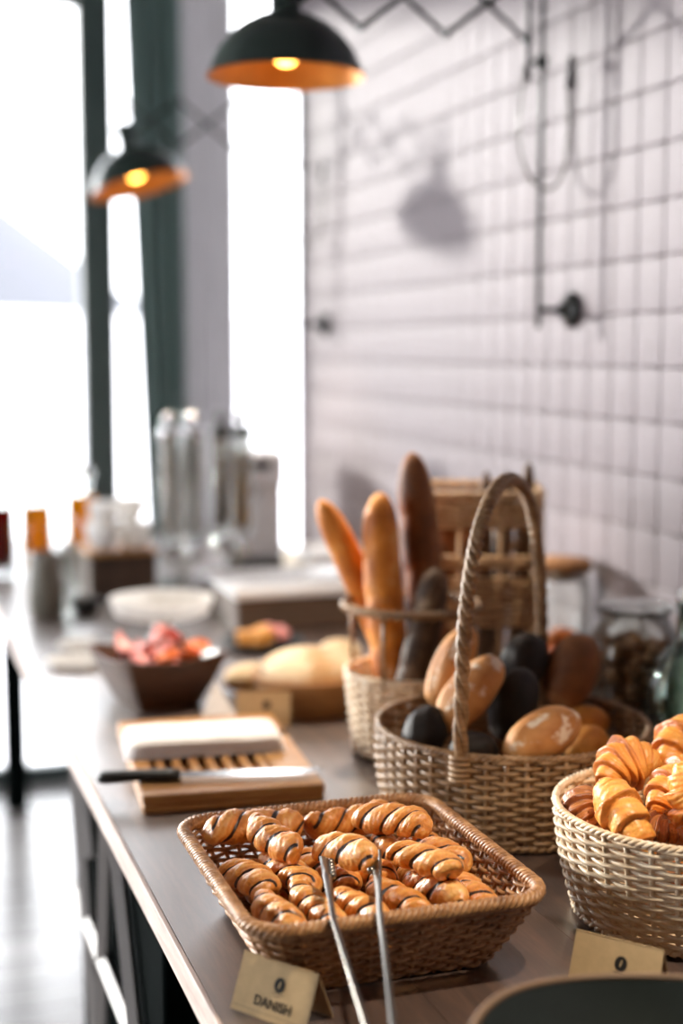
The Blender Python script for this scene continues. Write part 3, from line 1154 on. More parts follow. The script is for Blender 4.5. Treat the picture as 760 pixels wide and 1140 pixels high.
roll(1, 'dark rye roll at the left rim of the handled basket', 'roll_dark', aty(474, 815, 1.685), (0.038, 0.029, 0.029), (0, -38, 40))
roll(2, 'small dark roll at the foot of the twisted handle', 'roll_dark', aty(527, 835, 1.612), (0.031, 0.026, 0.024), (10, 0, -20))
roll(3, 'long pale tan roll leaning up behind the handle at the left', 'roll_tan', aty(503, 742, 1.78), (0.062, 0.029, 0.027), (0, -58, 14))
roll(4, 'plump golden tan roll leaning to the right just behind the handle', 'roll_tan', aty(523, 773, 1.69), (0.062, 0.034, 0.031), (0, -44, 8))
roll(5, 'dark roll standing upright at the back of the handled basket', 'roll_dark', aty(583, 738, 1.805), (0.045, 0.036, 0.034), (0, -60, 20))
roll(6, 'dark roll in the shaded middle between the two tan rolls', 'roll_dark', aty(572, 785, 1.70), (0.052, 0.036, 0.033), (0, -70, 10))
roll(7, 'big dim brown roll standing at the right back of the handled basket', 'roll_brown', aty(638, 748, 1.775), (0.056, 0.041, 0.040), (0, -70, -10))
roll(8, 'long tan roll flecked with flour lying at the front right rim', 'roll_tan', aty(603, 820, 1.58), (0.055, 0.034, 0.031), (18, -24, 4))
roll(9, 'golden roll at the right inside the handled basket, behind the flecked roll', 'roll_gold', aty(652, 828, 1.66), (0.032, 0.027, 0.024), (0, -18, 10))
roll(10, 'small orange-brown roll tucked at the far right rim of the handled basket', 'roll_gold', aty(656, 803, 1.735), (0.028, 0.024, 0.022), (0, 12, -20))
for i, (x, y) in enumerate(((0.75, 1.68), (0.83, 1.62), (0.87, 1.74), (0.79, 1.78), (0.91, 1.66))):
    roll(20 + i, '%s buried roll on the bottom of the handled basket, counted from the left' % ORD[(0, 2, 3, 1, 4)[i]], ('roll_dark', 'roll_brown')[i % 2], (x, y, TT + 0.044), (0.046, 0.034, 0.03), (0, 0, 40 * i))


# ------------------------------------------------------------------ baguettes
def baguette(seed, label, mat, a, b, rad, bend=(0, 0, 0), grp=None, slashes=5, name='baguette'):
    a, b = Vector(a), Vector(b)
    nu, nv = 70, 24
    ax = (b - a)
    L = ax.length
    t = ax.normalized()
    s = t.cross(Vector((0.3, 1, 0.1))).normalized()
    q = t.cross(s)
    vs, fs, bake, fl = [], [], [], []
    bv = Vector(bend)
    for i in range(nu + 1):
        u = i / nu
        e = max(0.0, 1 - abs(2 * u - 1) ** 6) ** 0.6
        c = ax * (u - 0.0) + bv * math.sin(PI * u)
        for j in range(nv):
            th = TAU * j / nv
            lob = abs(math.sin(PI * (u * slashes + 0.16 * math.cos(th))))
            top = max(0, math.cos(th - 0.6))
            r = rad * (0.06 + 0.94 * e) * (1 - 0.10 * top * (1 - lob) ** 2 + 0.035 * noise.noise(Vector((u * 5 + seed, math.cos(th), math.sin(th)))))
            vs.append(c + s * (r * math.cos(th)) + q * (r * math.sin(th)))
            bake.append(min(1, 0.35 + 0.5 * lob * top + 0.3 * noise.noise(Vector((u * 7 + seed, math.cos(th) * 2, 3)))))
            fl.append(0.3 + 0.5 * noise.noise(Vector((u * 6, th, seed))))
    for i in range(nu):
        for j in range(nv):
            j2 = (j + 1) % nv
            fs.append((i * nv + j, (i + 1) * nv + j, (i + 1) * nv + j2, i * nv + j2))
    fs.append(tuple(range(nv)))
    fs.append(tuple(nu * nv + j for j in reversed(range(nv))))
    o = MB().add(vs, fs, bake=bake, flour=fl).build(name, M[mat])
    o.location = a
    return tag(o, label, 'bread', grp)


gb = 'baguettes in the small round basket'
baguette(1, 'light golden baguette standing upright at the left of the round basket', 'baguette', (0.772, 2.005, TT + 0.03), aty(422, 548, 2.06), 0.030, (-0.008, 0, 0), gb)
baguette(2, 'curved orange-brown baguette leaning out to the left', 'baguette', (0.820, 2.070, TT + 0.03), aty(356, 556, 2.11), 0.024, (0.006, 0, 0.004), gb)
baguette(3, 'tallest baguette, brown, standing against the tall openwork basket', 'baguette_brown', (0.846, 2.035, TT + 0.03), aty(458, 503, 2.08), 0.031, (0, 0, 0), gb)
baguette(4, 'dark grey-brown baguette leaning across the front of the round basket', 'baguette_dark', (0.760, 1.968, TT + 0.055), aty(487, 632, 1.965), 0.026, (0, 0, 0), gb)
gt = 'bread sticks in the tall openwork basket'
for i, (px_, py_, Y, r, mt, bx_, by_, lb) in enumerate(((497, 545, 2.17, 0.025, 'baguette_brown', 0.922, 2.185, 'brown loaf end at the left of the tall openwork basket'), (541, 524, 2.175, 0.013, 'baguette_dark', 0.975, 2.155, 'thin dark bread stick rising from the middle of the tall basket'),
                                              (566, 526, 2.24, 0.018, 'baguette_dark', 1.025, 2.235, 'brown bread stick behind the top of the hoop handle'), (589, 514, 2.165, 0.015, 'baguette_dark', 1.03, 2.155, 'dark bread stick leaning at the right corner of the tall basket'),
                                              (521, 545, 2.25, 0.022, 'baguette_brown', 0.968, 2.245, 'brown loaf end low behind the rim of the tall basket'))):
    baguette(30 + i, lb, mt, (bx_, by_, TT + 0.02), aty(px_, py_, Y), r, (0, 0, 0), gt, name='bread_stick')

# ------------------------------------------------------------------ cards
def tent_card(label, p0, p1, w, h, text=None):
    p0, p1 = Vector((p0[0], p0[1], 0)), Vector((p1[0], p1[1], 0))
    e = (p1 - p0)
    L = e.length
    e.normalize()
    ang = math.atan2(e.y, e.x)
    t = thing('tent_card', label, 'sign', (p0.x, p0.y, TT + 0.001), ang)
    th = 0.0009
    # local x along the face bottom edge, +y away from the reader
    front = MB()
    sl = math.hypot(w, h)
    for (y0, y1) in ((0, w), (2 * w, w)):
        s = 1 if y1 > y0 else -1
        nrm = Vector((0, -h * s, w)).normalized() * th
        q = [Vector((0, y0, 0)), Vector((L, y0, 0)), Vector((L, y1, h)), Vector((0, y1, h))]
        vv = q + [a - nrm for a in q]
        fs = [(0, 1, 2, 3), (7, 6, 5, 4), (0, 4, 5, 1), (1, 5, 6, 2), (2, 6, 7, 3), (3, 7, 4, 0)]
        front.add(vv, fs)
    front.build('folded_card', M['kraft'], t, smooth=False)
    rot = Euler((math.atan2(h, w), 0, 0))
    m = rot.to_matrix()

    def at(u, v, o=0.0006):
        return Vector((u * L, 0, 0)) + m @ Vector((0, v * sl, o))
    # round emblem: dark disc with a pale leaf inside
    em, lf = MB(), MB()
    ce = at(0.56, 0.62)
    rr = 0.0064
    n_ = 28
    ring = [ce + m @ Vector((rr * math.cos(TAU * i / n_), rr * 1.1 * math.sin(TAU * i / n_), 0)) for i in range(n_)]
    em.add(ring, [tuple(range(n_))])
    em.build('emblem', M['ink'], t, smooth=False)
    lfv = [ce + m @ Vector((0.0008 * math.sin(TAU * i / 16) + 0.0007 * math.cos(TAU * i / 16), 0.0036 * math.cos(TAU * i / 16), 0.0003)) for i in range(16)]
    lf.add(lfv, [tuple(range(15, -1, -1))])
    lf.build('emblem_leaf', M['kraft'], t, smooth=False)
    sp = MB()
    for (u, v, ww) in ((0.56, 0.475, 0.014), (0.56, 0.425, 0.006)):
        c = at(u, v, 0.0005)
        sp.box(c, (ww, 0.0008, 0.0001), rot=m)
    sp.build('fine_print', M['ink_soft'], t, smooth=False)
    fl = MB()
    c = at(0.5, 0.10, 0.0004)
    fl.box(c, (L * 0.98, 0.0004, 0.0001), rot=m)
    fl.build('crease', M['ink_soft'], t, smooth=False)
    if text:
        cu = bpy.data.curves.new('lettering_outline', 'FONT')
        cu.body = text
        cu.size = 0.0125
        cu.align_x = 'CENTER'
        cu.offset = 0.00022
        cu.extrude = 0.00005
        tmp = bpy.data.objects.new('lettering_outline', cu)
        COL.objects.link(tmp)
        bpy.context.view_layer.update()
        me = bpy.data.meshes.new_from_object(tmp.evaluated_get(bpy.context.evaluated_depsgraph_get()))
        bpy.data.objects.remove(tmp)
        me.materials.clear()
        me.materials.append(M['ink'])
        o = bpy.data.objects.new('lettering', me)
        COL.objects.link(o)
        o.parent = t
        o.location = at(0.53, 0.20, 0.0007)
        o.rotation_euler = rot
    return t


tent_card('folded kraft card reading DANISH standing at the left corner of the woven tray', (0.311, 1.256), (0.362, 1.182), 0.022, 0.050, 'DANISH')
tent_card('folded kraft card with a round emblem standing before the croissant basket', (0.632, 1.19), (0.687, 1.118), 0.022, 0.054)
tent_card('blurred kraft card standing between the cutting board and the round loaf', (0.570, 2.245), (0.655, 2.215), 0.02, 0.056)

# ------------------------------------------------------------------ tongs
tg = thing('serving_tongs', 'steel serving tongs lying over the tray rim with their tips on the danish', 'tongs', (0, 0, 0))
for sgn, tipx, midx, endx in ((-1, 0.431, 0.3975, 0.3735), (1, 0.487, 0.443, 0.3925)):
    tip = Vector((tipx, 1.335, TT + 0.106))
    rimp = Vector((midx, 1.205, TT + 0.0985))
    low = Vector((endx, 1.03, TT + 0.062))
    hinge = Vector((0.368, 0.90, TT + 0.022))
    pts = []
    ctrl = [tip, tip.lerp(rimp, 0.33), tip.lerp(rimp, 0.7), rimp, rimp.lerp(low, 0.5), low, hinge + Vector((0.006 * sgn, 0.03, 0.006)), hinge]
    am = MB()
    vs, fs = [], []
    wid = [0.010, 0.0085, 0.006, 0.0058, 0.0056, 0.0056, 0.006, 0.006]
    am.tube(ctrl, [w * 0.62 for w in wid], 8, flat=0.42, up=(0.5 * -sgn, 0.2, 1))
    arm = am.build('arm', M['tongs'], tg)
    te = MB()
    d = (ctrl[1] - tip).normalized()
    sd = Vector((-sgn, 0.15, 0)).normalized()
    for q in range(5):
        c = tip + d * (0.004 + q * 0.008) + sd * 0.006 + Vector((0, 0, -0.003))
        te.lathe([(0, -0.004), (0.004, -0.003), (0.0048, 0.0), (0.004, 0.003), (0, 0.004)], 10, c)
    te.build('scalloped_tip', M['tongs'], arm)
MB().lathe([(0, -0.011), (0.008, -0.011), (0.010, -0.006), (0.010, 0.006), (0.008, 0.011), (0, 0.011)], 16, (0.368, 0.897, TT + 0.022)).build('hinge', M['tongs'], tg)

# ------------------------------------------------------------------ dark bowl in the foreground
BC = Vector((0.545, 0.885, TT))
bw = thing('serving_bowl', 'large charcoal bowl with a bare clay rim in the near right foreground', 'bowl', BC)
outer = [(0, 0.0), (0.07, 0.0), (0.075, 0.004), (0.105, 0.03), (0.13, 0.065), (0.142, 0.098)]
inner = [(0.136, 0.098), (0.124, 0.066), (0.10, 0.034), (0.07, 0.014), (0, 0.010)]


def wavy(mb):
    vs = []
    for (x, y, z) in mb.v:
        r = math.hypot(x, y)
        th = math.atan2(y, x)
        s = 1 + 0.025 * math.sin(2 * th + 0.6) * (r / 0.14)
        vs.append((x * s, y * s, z * (1 + 0.04 * math.sin(3 * th + 1.0) * (r / 0.14))))
    mb.v = vs
    return mb


wavy(MB().lathe(outer, 64).lathe(inner, 64)).build('body', M['darkbowl'], bw)
wavy(MB().lathe([(0.1415, 0.097), (0.1425, 0.099), (0.1415, 0.101), (0.139, 0.1017), (0.1367, 0.101), (0.1357, 0.099), (0.1365, 0.097)], 64)).build('rim', M['bowlrim'], bw)
o = roll_mesh(77, 0.022, 0.016, 0.014).build('bread_roll', M['roll_brown'])
tag(o, 'small brown bread piece at the bottom of the charcoal bowl', 'bread roll')
o.location = BC + Vector((0.02, -0.005, 0.023))

# ------------------------------------------------------------------ cutting board, napkin, knife
bo = thing('cutting_board', 'slatted wooden bread board with a crumb tray carrying a knife and a napkin', 'cutting board', (0.482, 2.035, TT), R(-5))
MB().box((0, 0, 0.006), (0.252, 0.40, 0.012), bev=0.003).build('crumb_tray', M['board'], bo, smooth=False)
fr = MB().box((0, -0.165, 0.019), (0.252, 0.07, 0.014), bev=0.002).box((0, 0.13, 0.019), (0.252, 0.14, 0.014), bev=0.002)
fr.box((-0.113, -0.02, 0.019), (0.026, 0.22, 0.014), bev=0.002).box((0.098, -0.02, 0.019), (0.056, 0.22, 0.014), bev=0.002)
fr.build('frame', M['board'], bo, smooth=False)
sl = MB()
for q in range(7):
    sl.box((-0.086 + q * 0.0245, -0.035, 0.019), (0.0125, 0.20, 0.012), bev=0.002)
sl.build('slats', M['board'], bo, smooth=False)
np_ = MB()
nx, ny = 26, 14
for layer in range(4):
    vs, fs = [], []
    z0 = 0.0275 + layer * 0.0062
    for top in (0, 1):
        for j in range(ny + 1):
            for i in range(nx + 1):
                u, v = i / nx, j / ny
                x, y = (u - 0.5) * (0.24 - 0.004 * layer), (v - 0.5) * (0.125 - 0.004 * layer)
                w = 0.0016 * noise.noise(Vector((x * 30, y * 30, layer)))
                e = min(u, 1 - u, v, 1 - v)
                th = 0.0052 * (min(1, e * 9) ** 0.4)
                vs.append((x, y, z0 + w + (th if top else 0)))
    w_ = nx + 1
    o0 = (nx + 1) * (ny + 1)
    for j in range(ny):
        for i in range(nx):
            a = j * w_ + i
            fs.append((a, a + w_, a + w_ + 1, a + 1))
            fs.append((o0 + a, o0 + a + 1, o0 + a + w_ + 1, o0 + a + w_))
    np_.add(vs, fs)
o = np_.build('napkin', M['cloth'])
o.location = (0.472, 2.065, TT)
o.rotation_euler = (0, 0, R(-7))
tag(o, 'folded white cloth napkin lying on the back of the bread board', 'napkin')

kn = thing('bread_knife', 'bread knife with black handle lying across the front of the bread board', 'knife', (0.385, 1.905, TT + 0.0295), R(-13))
hv = []
MB().tube([(-0.095, -0.004, 0.004), (-0.085, 0, 0.004), (-0.04, 0.002, 0.005), (0.0, 0, 0.005), (0.018, 0, 0.005)], [0.011, 0.0145, 0.0125, 0.0135, 0.012], 12, flat=0.62, up=(0, 0, 1)).build('handle', M['rubber'], kn)
bl = MB()
vs = []
for i in range(21):
    x = 0.017 + 0.205 * i / 20
    w = 0.026 if i < 17 else 0.026 * (1 - ((i - 16) / 4.0) ** 2 * 0.85)
    vs += [(x, 0.012, 0.004), (x, 0.012, 0.0058), (x, 0.012 - w, 0.0049)]
fs = []
for i in range(20):
    a = i * 3
    fs += [(a + 1, a + 4, a + 5, a + 2), (a, a + 2, a + 5, a + 3), (a, a + 3, a + 4, a + 1)]
fs += [(0, 1, 2), (60, 62, 61)]
bl.add(vs, fs).build('blade', M['steel'], kn, smooth=False)
sr = MB()

# ------------------------------------------------------------------ square bowl of ham
hb = thing('square_bowl', 'square flared dark wooden bowl filled with pink ham', 'bowl', (0.4805, 2.46, TT), R(13.6))


def sq_ring(h, z, r=0.18):
    out = []
    n_ = 40
    for i in range(n_):
        th = TAU * i / n_
        c, s = math.cos(th), math.sin(th)
        p = 14.0
        k_ = (abs(c) ** p + abs(s) ** p) ** (-1 / p)
        out.append((h * k_ * c, h * k_ * s, z + 0.012 * (k_ - 1) * 2.4 * (z > 0.05)))
    return out


rings = [(0.001, 0.0), (0.058, 0.0), (0.062, 0.006), (0.079, 0.045), (0.098, 0.085), (0.100, 0.089), (0.094, 0.089), (0.074, 0.047), (0.06, 0.012), (0.001, 0.01)]
vs, fs = [], []
for h, z in rings:
    vs += sq_ring(h, z)
for i in range(len(rings) - 1):
    for j in range(40):
        j2 = (j + 1) % 40
        fs.append((i * 40 + j, i * 40 + j2, (i + 1) * 40 + j2, (i + 1) * 40 + j))
MB().add(vs, fs).build('body', M['hambowl'], hb, smooth='auto')


def slice_mesh(seed, r=0.045):
    vs, fs = [], []
    nr, na = 8, 24
    for top in (0, 1):
        for i in range(nr + 1):
            for j in range(na):
                rr, th = r * i / nr, TAU * j / na
                x, y = rr * math.cos(th), rr * math.sin(th) * 0.8
                z = 0.018 * (abs(x) / r) ** 1.6 + 0.006 * math.sin(y * 120 + seed) + 0.004 * noise.noise(Vector((x * 40, y * 40, seed)))
                vs.append((x, y, z + top * 0.0022))
    o0 = (nr + 1) * na
    for i in range(nr):
        for j in range(na):
            j2 = (j + 1) % na
            a, b, c, d = i * na + j, (i + 1) * na + j, (i + 1) * na + j2, i * na + j2
            fs.append((d, c, b, a))
            fs.append((o0 + a, o0 + b, o0 + c, o0 + d))
    for j in range(na):
        j2 = (j + 1) % na
        fs.append((nr * na + j, nr * na + j2, o0 + nr * na + j2, o0 + nr * na + j))
    return MB().add(vs, fs)


hs = None
places = [(-0.045, -0.04, 0.058), (0.035, -0.045, 0.064), (-0.04, 0.042, 0.068), (0.042, 0.04, 0.072), (0.0, 0.0, 0.09), (-0.05, 0.0, 0.098), (0.03, 0.035, 0.106)]
for i, (x, y, z) in enumerate(places):
    lb = 'folded slice of pink ham in the square wooden bowl'
    if hs is None:
        hs = slice_mesh(1, 0.036).build('ham_slice', M['ham'])
        o = tag(hs, lb, 'ham', 'ham slices in the square bowl')
    else:
        o = dup(hs, lb)
    o.location = (0.4805 + x * 0.85, 2.46 + y * 0.85, TT + z)
    o.rotation_euler = (R(random.uniform(-9, 9)), R(random.uniform(-9, 9)), random.uniform(0, 6))
sm = None
for i, (x, y, z) in enumerate(((0.062, -0.07, 0.088), (0.078, -0.025, 0.092), (0.012, -0.072, 0.084))):
    lb = 'orange slice of smoked salmon at the front right edge of the square bowl'
    if sm is None:
        sm = slice_mesh(5, 0.028).build('salmon_slice', M['salmon'])
        o = tag(sm, lb, 'salmon', 'salmon slices in the square bowl')
    else:
        o = dup(sm, lb)
    o.location = (0.4805 + x * 0.85, 2.46 + y * 0.85, TT + z)
    o.rotation_euler = (R(10), R(random.uniform(-15, 15)), random.uniform(0, 6))
# small white folded napkin corner in front of the bowl
o = MB().add([(0, 0, 0), (0.055, -0.012, 0), (0.03, 0.03, 0.052), (0.001, 0.012, 0), (0.056, 0.0, 0), (0.031, 0.036, 0.05)],
             [(0, 1, 2), (3, 5, 4), (0, 3, 4, 1), (1, 4, 5, 2), (2, 5, 3, 0)]).build('paper_napkin', M['cloth'], smooth=False)
o.location = (0.535, 2.335, TT)
tag(o, 'small white folded paper corner between the square bowl and the kraft card', 'napkin')

# ------------------------------------------------------------------ round loaf in a tub, second loaf
lt = thing('bread_tub', 'round tapered tan wooden tub under the pale floured loaf', 'tub', (0.722, 2.325, TT))
MB().lathe([(0, 0), (0.075, 0), (0.080, 0.004), (0.098, 0.06), (0.102, 0.066), (0.096, 0.066), (0.074, 0.010), (0, 0.009)], 44).build('body', M['tub'], lt)
o = roll_mesh(50, 0.09, 0.088, 0.042, False).build('round_loaf', M['loaf'])
o.location = (0.722, 2.325, TT + 0.066)
o.rotation_euler = (0, 0, 0.4)
tag(o, 'large pale floured round loaf sitting in the tan tub', 'bread')
o = roll_mesh(51, 0.045, 0.05, 0.035, False).build('round_loaf', M['loaf'])
o.location = (0.865, 2.58, TT + 0.030)
tag(o, 'smaller pale round loaf behind the tub, beside the dark crate', 'bread')
o = roll_mesh(52, 0.055, 0.042, 0.03, False).build('round_loaf', M['loaf'])
o.location = (0.66, 2.47, TT + 0.026)
tag(o, 'flat pale loaf between the square bowl and the tan tub', 'bread')

# ------------------------------------------------------------------ plate with cheese and ham rolls
pl = tag(MB().lathe([(0, 0), (0.05, 0), (0.055, 0.004), (0.088, 0.014), (0.09, 0.017), (0.086, 0.0175), (0.054, 0.009), (0, 0.008)], 40).build('dark_plate', M['slate']), 'dark plate of orange cheese and pink ham rolls in front of the crate', 'plate')
pl.location = (0.785, 2.86, TT)
cz = None
for i, (x, y) in enumerate(((-0.035, -0.02), (-0.01, -0.03), (0.0, 0.012))):
    lb = 'orange cheese wedge on the dark plate'
    if cz is None:
        cz = MB().box((0, 0, 0.015), (0.05, 0.03, 0.03), bev=0.004).build('cheese_wedge', M['cheese'], smooth=False)
        o = tag(cz, lb, 'cheese', 'cheese wedges on the dark plate')
    else:
        o = dup(cz, lb)
    o.location = (0.785 + x, 2.86 + y, TT + 0.0105)
    o.rotation_euler = (0, 0, 0.5 * i)
hr = None
for i, (x, y) in enumerate(((0.045, -0.01), (0.05, 0.025), (0.032, 0.045))):
    lb = 'pink rolled ham slice on the right of the dark plate'
    if hr is None:
        hr = MB().tube([(-0.025, 0, 0.012), (-0.01, 0.001, 0.012), (0.01, 0, 0.012), (0.025, 0.001, 0.012)], [0.010, 0.012, 0.012, 0.010], 14).build('ham_roll', M['ham'])
        o = tag(hr, lb, 'ham', 'ham rolls on the dark plate')
    else:
        o = dup(hr, lb)
    o.location = (0.785 + x, 2.86 + y, TT + 0.012 + 0.001 * i)
    o.rotation_euler = (0, 0, 1.1 + 0.3 * i)

# ------------------------------------------------------------------ dark crate with ribbed white tray
ct = thing('wooden_crate', 'dark wooden crate carrying a white ribbed tray behind the baguettes', 'crate', (0.955, 3.17, TT))
cm = MB()
for z in (0.017, 0.051, 0.0705):
    pass
for sy in (-1, 1):
    for q in range(2):
        cm.box((0, sy * 0.155, 0.02 + q * 0.037), (0.37, 0.014, 0.034), bev=0.002)
for sx in (-1, 1):
    for q in range(2):
        cm.box((sx * 0.178, 0, 0.02 + q * 0.037), (0.014, 0.296, 0.034), bev=0.002)
cm.box((0, 0, 0.007), (0.34, 0.29, 0.008))
cm.build('boards', M['crate'], ct, smooth=False)
tr = thing('ribbed_tray', 'white ribbed cooling tray on top of the dark crate', 'tray', (0.955, 3.17, TT + 0.0765))
MB().box((0, 0, 0.004), (0.38, 0.33, 0.008), bev=0.002).build('plate', M['ice'], tr, smooth=False)
rb = MB()
for q in range(15):
    rb.tube([(-0.17 + q * 0.0243, -0.15, 0.011), (-0.17 + q * 0.0243, 0.15, 0.011)], 0.0062, 8)
rb.build('ribs', M['ice'], tr)
lip = MB()
for sy in (-1, 1):
    lip.box((0, sy * 0.162, 0.011), (0.38, 0.008, 0.014), bev=0.002)
for sx in (-1, 1):
    lip.box((sx * 0.187, 0, 0.011), (0.008, 0.316, 0.014), bev=0.002)
lip.build('lip', M['ice'], tr, smooth=False)

# ------------------------------------------------------------------ white footed stand behind the ham bowl
cs = thing('cake_stand', 'white porcelain footed stand behind the square ham bowl', 'stand', (0.585, 2.93, TT))
MB().lathe([(0, 0.0), (0.05, 0.0), (0.052, 0.004), (0.02, 0.02), (0.016, 0.056), (0.03, 0.066), (0, 0.067)], 32).build('foot', M['white'], cs)
MB().lathe([(0, 0.066), (0.085, 0.067), (0.100, 0.074), (0.108, 0.100), (0.110, 0.106), (0.106, 0.106), (0.096, 0.078), (0, 0.073)], 44).build('dish', M['white_thin'], cs)
for i, (x, y, lb) in enumerate(((0.425, 2.95, 'white saucer on the bright table edge left of the footed stand'), (0.385, 2.80, 'white saucer nearest the table edge beside the square bowl'))):
    o = tag(MB().lathe([(0, 0), (0.03, 0), (0.034, 0.003), (0.058, 0.012), (0.06, 0.014), (0.057, 0.0145), (0.033, 0.006), (0, 0.005)], 32).build('saucer', M['white_thin']), lb, 'saucer', 'white saucers by the table edge')
    o.location = (x, y, TT)

# ------------------------------------------------------------------ jug, small dish, crate with cups
jg = thing('milk_jug', 'grey stoneware jug near the table edge below the orange juice', 'jug', (0.395, 3.36, TT))
MB().lathe([(0, 0), (0.036, 0), (0.042, 0.01), (0.045, 0.06), (0.040, 0.115), (0.036, 0.14), (0.038, 0.152), (0.035, 0.152), (0.033, 0.14), (0.037, 0.11), (0.041, 0.06), (0.038, 0.012), (0, 0.008)], 32).build('body', M['jug'], jg)
MB().tube([(0.036 * .7, 0.036 * .7, 0.135), (0.055, 0.05, 0.12), (0.062, 0.055, 0.085), (0.045, 0.04, 0.05), (0.028, 0.03, 0.045)], 0.005, 8).build('handle', M['jug'], jg)
o = tag(MB().lathe([(0, 0), (0.022, 0), (0.026, 0.004), (0.038, 0.032), (0.040, 0.036), (0.037, 0.036), (0.024, 0.008), (0, 0.006)], 28).build('small_bowl', M['slate']), 'small dark bowl right of the grey jug', 'bowl')
o.location = (0.487, 3.36, TT)
bx = thing('wooden_box', 'grey-brown wooden box with white cups on it, left of the cereal dispensers', 'box', (0.612, 3.62, TT))
MB().box((0, 0, 0.055), (0.17, 0.15, 0.11), bev=0.004).build('body', M['crate'], bx, smooth=False)
MB().box((0, 0, 0.1165), (0.18, 0.16, 0.013), bev=0.003).build('lid', M['board'], bx, smooth=False)


def cup_mesh():
    return MB().lathe([(0, 0), (0.022, 0), (0.024, 0.003), (0.034, 0.02), (0.038, 0.055), (0.039, 0.06), (0.036, 0.06), (0.032, 0.022), (0.02, 0.006), (0, 0.005)], 28)


cu0 = None
cps = [(-0.042, -0.038, 0, 'first white cup from the left on the front of the wooden box'), (0.042, -0.036, 0, 'second white cup from the left on the front of the wooden box'), (-0.042, 0.046, 0, 'left white cup at the back of the wooden box'), (0.042, 0.046, 0, 'right white cup at the back of the wooden box'),
       (-0.042, -0.038, 1, 'upper white cup stacked on the front left cup'), (0.042, 0.046, 1, 'upper white cup stacked on the back right cup')]
for x, y, lev, lb in cps:
    if cu0 is None:
        cu0 = thing('coffee_cup', lb, 'cup', (0, 0, 0), 0, 'white cups on the wooden box')
        cup_mesh().build('body', M['white_thin'], cu0)
        MB().tube([(0.036, 0, 0.048), (0.052, 0, 0.046), (0.056, 0, 0.034), (0.050, 0, 0.022), (0.033, 0, 0.018)], 0.0035, 8).build('handle', M['white'], cu0)
        o = cu0
    else:
        o = dup(cu0, lb)
    o.location = (0.612 + x, 3.62 + y, TT + 0.123 + lev * 0.0612)
    o.rotation_euler = (0, 0, math.copysign(PI / 2, y) + x * 6)


# ------------------------------------------------------------------ juice carafes
def carafe(label, x, y, mat, h=0.20, r=0.044, lvl=0.10):
    t = thing('juice_carafe', label, 'carafe', (x, y, TT), 0, 'juice carafes at the far table end')
    MB().lathe([(0, 0.002), (r * 0.9, 0.002), (r, 0.01), (r, h * 0.55), (r * 0.62, h * 0.78), (r * 0.6, h * 0.9), (r * 0.82, h), (r * 0.79, h), (r * 0.56, h * 0.9), (r * 0.58, h * 0.78), (r * 0.95, h * 0.54), (r * 0.95, 0.012), (0, 0.008)], 32).build('body', M['glass'], t)
    MB().lathe([(0, 0.0085), (r * 0.93, 0.013), (r * 0.93, lvl), (0, lvl)], 28).build('juice', M[mat], t)
    MB().lathe([(0, h + 0.001), (r * 0.85, h + 0.001), (r * 0.88, h + 0.006), (r * 0.6, h + 0.016), (r * 0.25, h + 0.02), (0, h + 0.021)], 24).build('lid', M['chrome'], t)
    return t


carafe('glass carafe of orange juice left of the other orange one, behind the grey jug', 0.452, 4.02, 'juice', 0.27, 0.046, 0.192)
carafe('glass carafe of orange juice nearer the dark window post', 0.60, 4.18, 'juice', 0.27, 0.046, 0.200)
carafe('glass carafe of dark red juice at the left edge of the photo', 0.350, 4.02, 'redjuice', 0.27, 0.045, 0.19)
gl0 = None
for i, (x, y, lb) in enumerate(((0.505, 3.72, 'clear drinking glass right of the left orange carafe'), (0.47, 3.60, 'clear drinking glass just behind the grey jug'), (0.70, 4.15, 'clear drinking glass beside the right orange carafe'), (0.74, 4.02, 'clear drinking glass behind the white cups'))):
    m_ = MB().lathe([(0, 0.001), (0.027, 0.001), (0.029, 0.004), (0.034, 0.12), (0.0325, 0.12), (0.0275, 0.012), (0, 0.010)], 28)
    if gl0 is None:
        gl0 = m_.build('drinking_glass', M['glass'])
        o = tag(gl0, lb, 'glass', 'clear drinking glasses at the far end')
    else:
        o = dup(gl0, lb)
    o.location = (x, y, TT)


